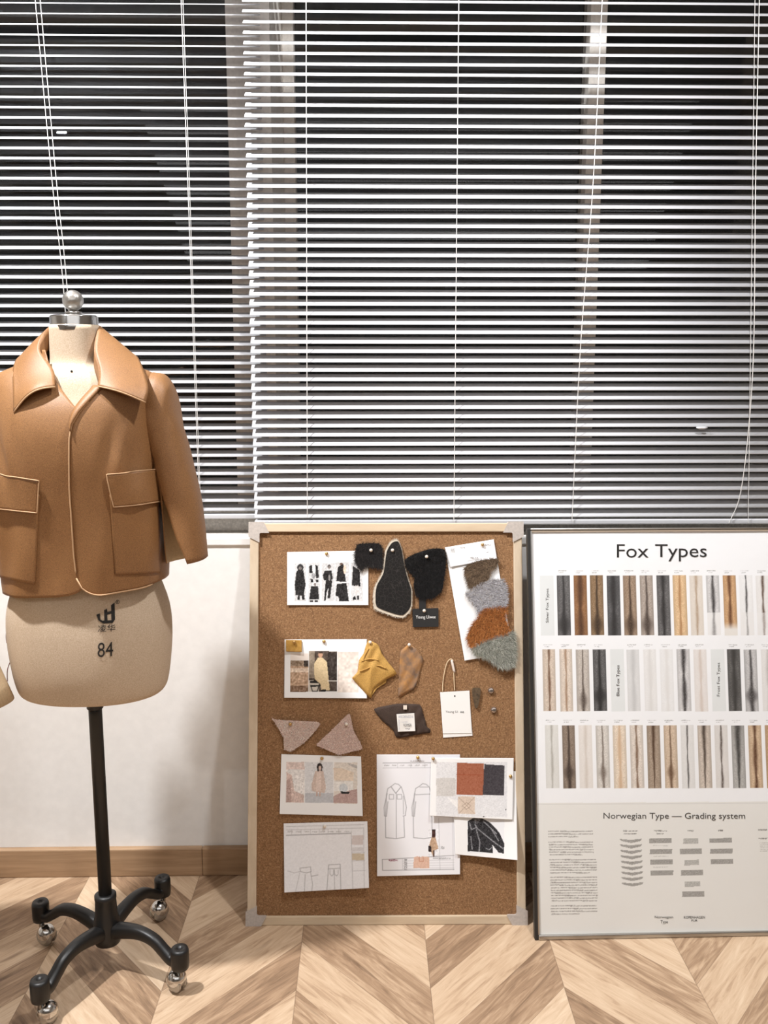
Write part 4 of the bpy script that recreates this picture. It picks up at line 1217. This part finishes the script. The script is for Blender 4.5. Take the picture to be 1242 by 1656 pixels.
# exact grid: replace the bilinear pixel grid by the true projection of a metric grid
UU = PU0+R.U*(PU1-PU0); VV = PV1+R.Vv*(PV0-PV1)
for j in range(R.nv):
    for i in range(R.nu):
        R.X[j, i], R.Y[j, i] = proj(PO.P(UU[j, i], VV[j, i]))
vband = 0
R.fill(R.Y > 1299+(R.X-860)*-.006, (224, 223, 219))
zP = lambda x, y: (840+x/3.09, 840+y/3.09)
zD = lambda x, y: (840+x/3.09, 1140+y/3.09)
def local(px, py):
    d = PO.hit(px, py)-PO.B
    return d@PO.a, d@PO.u
def strip(xt, y0, y1, wd, base, line, lw, style, zf, tilt=10):
    u0, v0 = local(*zf(xt, y0)); u1, v1 = local(*zf(xt+wd, y0)); _, v2 = local(*zf(xt, y1))
    m = (UU >= u0) & (UU <= u1) & (VV <= v0) & (VV >= v2)
    if not m.any(): return
    t = (v0-VV)/(v0-v2); uc = (u0+u1)/2; hw = (u1-u0)/2
    wob = .0004*np.sin(t*9+xt)+.0003*np.sin(t*31+xt*2)
    d = (UU-uc-wob)/hw
    b = np.array(base, float); l = np.array(line, float)
    b = b*.82+b.mean()*.18; l = l*.85+l.mean()*.15
    g = RNG.normal(0, 1, UU.shape)
    pale = (b.mean() > 205)
    col = np.ones(UU.shape+(3,))*b+g[..., None]*(3 if pale else 12)
    w = lw*(.6+.7*np.abs(np.sin(t*5+xt*.7)))
    if style == 'taper': w = lw*(1.25-t)
    if style == 'flare': w = lw*(.35+1.6*np.exp(-((t-.82)/.12)**2)+.5*t)
    if style == 'cross': w = lw*(.4+1.5*np.exp(-((t-.75)/.09)**2)+.5*t)
    k = np.exp(-(d/(w+1e-3))**2)[..., None]*np.clip(1+.25*g, 0, 1)[..., None]
    side = (np.clip(np.abs(d)-.55, 0, 1)*(1.2 if not pale else .2)*np.clip(1+.6*g, 0, 2))[..., None]
    col = col*(1-k)+l*k
    col = col*(1-.22*side)
    if style == 'fade': col = col*(1-np.clip((t-.78)/.12, 0, 1)[..., None])+np.array([222, 218, 212])*np.clip((t-.78)/.12, 0, 1)[..., None]
    if style == 'half': col = np.where((t < .62)[..., None], col, np.array([226., 225, 224])*(1-k*.5)+l*k*.5)
    R.a[m] = col[m]
K_ = (54, 52, 52); BR = (84, 60, 44); G1 = (104, 102, 102)
row1 = [(G1, K_, .35, 'flare'), ((160, 112, 72), (86, 58, 42), .4, 'x'), ((146, 116, 84), (66, 52, 42), .3, 'flare'), ((98, 97, 98), K_, .45, 'x'), ((160, 134, 110), (72, 56, 46), .3, 'flare'), ((172, 158, 146), (76, 64, 58), .3, 'flare'),
        ((106, 104, 104), K_, .3, 'x'), ((222, 184, 138), (172, 124, 80), .16, 'x'), ((216, 206, 194), (176, 152, 128), .18, 'x'), ((206, 204, 204), (60, 56, 56), .22, 'half'), ((206, 160, 112), (104, 66, 44), .22, 'fade'), ((228, 228, 228), (70, 66, 66), .12, 'half'), ((226, 224, 222), (88, 66, 54), .16, 'half'), ((224, 222, 220), (90, 80, 70), .14, 'x'), ((206, 190, 170), (90, 70, 56), .2, 'x')]
for k, (b, l, w, s) in enumerate(row1): strip(187+82.9*k, 280, 580, 66, b, l, w, s, zP)
row2 = [(0, (208, 190, 172), (112, 80, 60), .16, 'x'), (1, (214, 198, 182), (160, 126, 98), .14, 'x'), (2, (190, 180, 170), (84, 72, 64), .2, 'flare'), (3, (100, 98, 98), (48, 46, 46), .4, 'cross'), (5, (212, 212, 212), (190, 190, 190), .3, 'x'), (6, (224, 223, 222), (212, 210, 208), .3, 'x'), (7, (226, 226, 226), (216, 214, 212), .3, 'x'),
        (8, (206, 204, 204), (58, 54, 54), .28, 'x'), (9, (222, 216, 212), (204, 190, 180), .2, 'x'), (11, (102, 100, 98), (64, 62, 60), .4, 'x'), (12, (190, 188, 188), (66, 62, 62), .35, 'cross'), (13, (222, 220, 218), (190, 184, 180), .2, 'x'), (14, (196, 180, 160), (110, 84, 64), .2, 'x')]
for k, b, l, w, s in row2: strip(115+84*k, 650, 960, 65, b, l, w, s, zP)
row3 = [((214, 213, 208), (168, 164, 156), .14, 'x'), ((142, 124, 108), (66, 54, 48), .28, 'cross'), ((222, 216, 210), (204, 194, 184), .2, 'x'), ((206, 200, 192), (112, 98, 88), .2, 'cross'), ((224, 206, 184), (204, 170, 136), .25, 'x'), ((216, 204, 192), (118, 88, 66), .16, 'x'), ((166, 146, 126), (80, 58, 44), .22, 'taper'), ((206, 182, 156), (102, 74, 54), .2, 'cross'),
        ((218, 217, 215), (84, 78, 76), .1, 'x'), ((200, 186, 172), (72, 60, 52), .25, 'taper'), ((214, 210, 206), (92, 80, 74), .14, 'x'), ((176, 174, 170), (64, 62, 60), .4, 'taper'), ((206, 176, 142), (92, 60, 42), .25, 'x'), ((196, 160, 120), (110, 80, 56), .3, 'x')]
for k, (b, l, w, s) in enumerate(row3): strip(128+84.6*k, 103, 418, 66, b, l, w, s, zD)
for x, y0, y1, zf in ((103, 280, 580, zP), (455, 650, 960, zP), (957, 650, 960, zP)):
    u0, v0 = local(*zf(x, y0)); u1, _ = local(*zf(x+68, y0)); _, v2 = local(*zf(x, y1))
    R.fill((UU >= u0) & (UU <= u1) & (VV <= v0) & (VV >= v2), (218, 221, 221))
def cap(x, y, zf, n=2):
    for q in range(n):
        a, b = zf(x+(4 if q else 0), y+q*9); c, d = zf(x+(50 if not q else 34), y+q*9+4)
        R.words(a+2, b, c, d, (110, 108, 106), .55)
for k in range(15): cap(187+82.9*k, 255, zP)
for k in range(15):
    if k not in (4, 10): cap(115+84*k, 625, zP)
for k in range(14): cap(128+84.6*k, 76, zD)
TXT = (118, 114, 110)
def para(x0, y0, x1, n, dx, last, lh=13.3):
    for q in range(n):
        a, b = zD(x0+q*dx, y0+q*lh); c, d = zD((x1 if q < n-1 else last)+q*dx, y0+q*lh+6)
        R.words(a, b, c, d, TXT, .75)
para(143, 630, 368, 3, 1.2, 295); para(146, 684, 368, 6, 1.0, 310, 12.5); para(150, 772, 385, 6, .8, 350, 13); para(153, 860, 388, 10, .9, 380, 13); para(157, 1003, 388, 4, 1, 300, 13.5)
for a, b, c, d in ((520, 628, 592, 634), (522, 642, 588, 648), (672, 628, 740, 634), (686, 642, 725, 648), (842, 628, 872, 634), (995, 626, 1020, 632), (1195, 622, 1240, 630), (1196, 664, 1240, 672)):
    R.words(*zD(a, b), *zD(c, d), (90, 88, 84), .8)
for k in range(6): R.words(*zD(1203, 690+k*8), *zD(1245, 693+k*8), TXT, .6)
gb = (158, 156, 152)
def bar(x0, y0, x1, y1, c=gb):
    m0 = R.pmask([zD(x0, y0), zD(x1, y0-2), zD(x1, y1-2), zD(x0, y1)])
    R.fill(m0, c); R.a[m0] += RNG.normal(0, 9, R.X.shape)[m0][:, None]
for k in range(9):
    y = 671+k*27.2; dx = k*1.0
    m0 = R.pmask([zD(502+dx, y), zD(558+dx, y+5), zD(613+dx, y-1), zD(608+dx, y+10), zD(560+dx, y+21), zD(510+dx, y+10)])
    R.fill(m0, gb); R.a[m0] += RNG.normal(0, 9, R.X.shape)[m0][:, None]
for k in range(4):
    bar(651+k*2, 668+k*54, 762+k*3, 693+k*54)
    if k < 3: R.words(*zD(670, 702+k*54), *zD(745, 707+k*54), TXT, .3)
for a, y, c, g_ in ((820, 670, 895, 1), (804, 720, 914, 0), (826, 777, 900, 1), (809, 828, 920, 0), (828, 884, 905, 1), (815, 934, 926, 0)): bar(a, y, c, y+27, (178, 177, 173) if g_ else gb)
for k in range(3): bar(952+k*3, 668+k*53, 1064+k*3, 692+k*53)
R.line([zD(60, 498), zD(1240, 492)], (200, 199, 196), .4)
V = np.zeros((R.nu*R.nv, 3))
for i, (a, b, u_, v_) in enumerate(zip(UU.ravel(), VV.ravel(), R.U.ravel(), R.Vv.ravel())):
    V[i] = PO.P(a, b, -.0022+.0003*math.sin(7*u_+9*v_)+.00012*math.sin(23*v_+4*u_))
pr_ = mk('poster_print', (V, gridF(R.nu, R.nv, True)), m_poster, poster, smooth=True, colors=R.cols())
def ptext(s, x0, y0, x1, y1, rot=0, mat=None, bold=0):
    Vt, Ft = text_px(s, x0, y0, x1, y1, rot)
    mk('lettering', (np.array([PO.hit(x, y, -.0017) for x, y in Vt]), Ft), mat or m_ink, pr_)
# baseline-aware boxes measured on the poster
ptext('Fox', *zP(487, 124), *zP(645, 191)); ptext('Types', *zP(678, 124), *zP(936, 209))
m_ink2 = M('grey_print_ink', (70, 68, 66), .6)
ptext('Silver Fox Types', *zP(132, 346), *zP(150, 516), 90, m_ink2)
ptext('Blue Fox Types', *zP(485, 728), *zP(504, 882), 90, m_ink2)
ptext('Frost Fox Types', *zP(987, 716), *zP(1006, 884), 90, m_ink2)
ptext('Norwegian Type — Grading system', *zD(420, 539), *zD(1128, 578), 0, m_ink2)
ptext('Norwegian', *zD(676, 1054), *zD(768, 1070), 0, m_ink2); ptext('Type', *zD(705, 1076), *zD(742, 1096), 0, m_ink2)
ptext('KOPENHAGEN', *zD(822, 1055), *zD(927, 1068)); ptext('FUR', *zD(860, 1072), *zD(890, 1083))

# ------------------------------------------------------------------ cream skirt on its own stand, cut by the left edge of the view
SX, SY = at(10, 1133, 1.62)[0]-.235, 1.62
sz = at(10, 1140, 1.62)[2]
sk = empty('skirt_stand', (SX, SY, 0), 'beige cloth hem showing at the left edge beside the dress form', 'garment stand')
V, F = [], []
nr, nk = 14, 96
for j in range(nr):
    t = j/(nr-1)
    for k in range(nk):
        q = 2*math.pi*k/nk
        r = .115+.12*t**1.2+.006*t*math.sin(9*q)
        V.append((SX+r*math.cos(q), SY+r*.75*math.sin(q), sz+.42*(1-t)))
for j in range(nr-1):
    for k in range(nk): F.append((j*nk+k, (j+1)*nk+k, (j+1)*nk+(k+1) % nk, j*nk+(k+1) % nk))
mk('skirt', (np.array(V), F), m_lining, sk, smooth=True, solid=.002)
mk('pole', lathe((SX, SY, 0), [(.0135, .02), (.0135, sz+.42)], 20), m_black, sk, smooth=True)
mk('waist_block', lathe((SX, SY, 0), [(.10, sz+.36), (.112, sz+.40), (.112, sz+.44), (.02, sz+.45)], 32, 1, .75), m_linen, sk, smooth=True)
mk('base', lathe((SX, SY, 0), [(.16, 0), (.16, .012), (.03, .022), (.014, .03)], 40), m_black, sk, smooth=True)
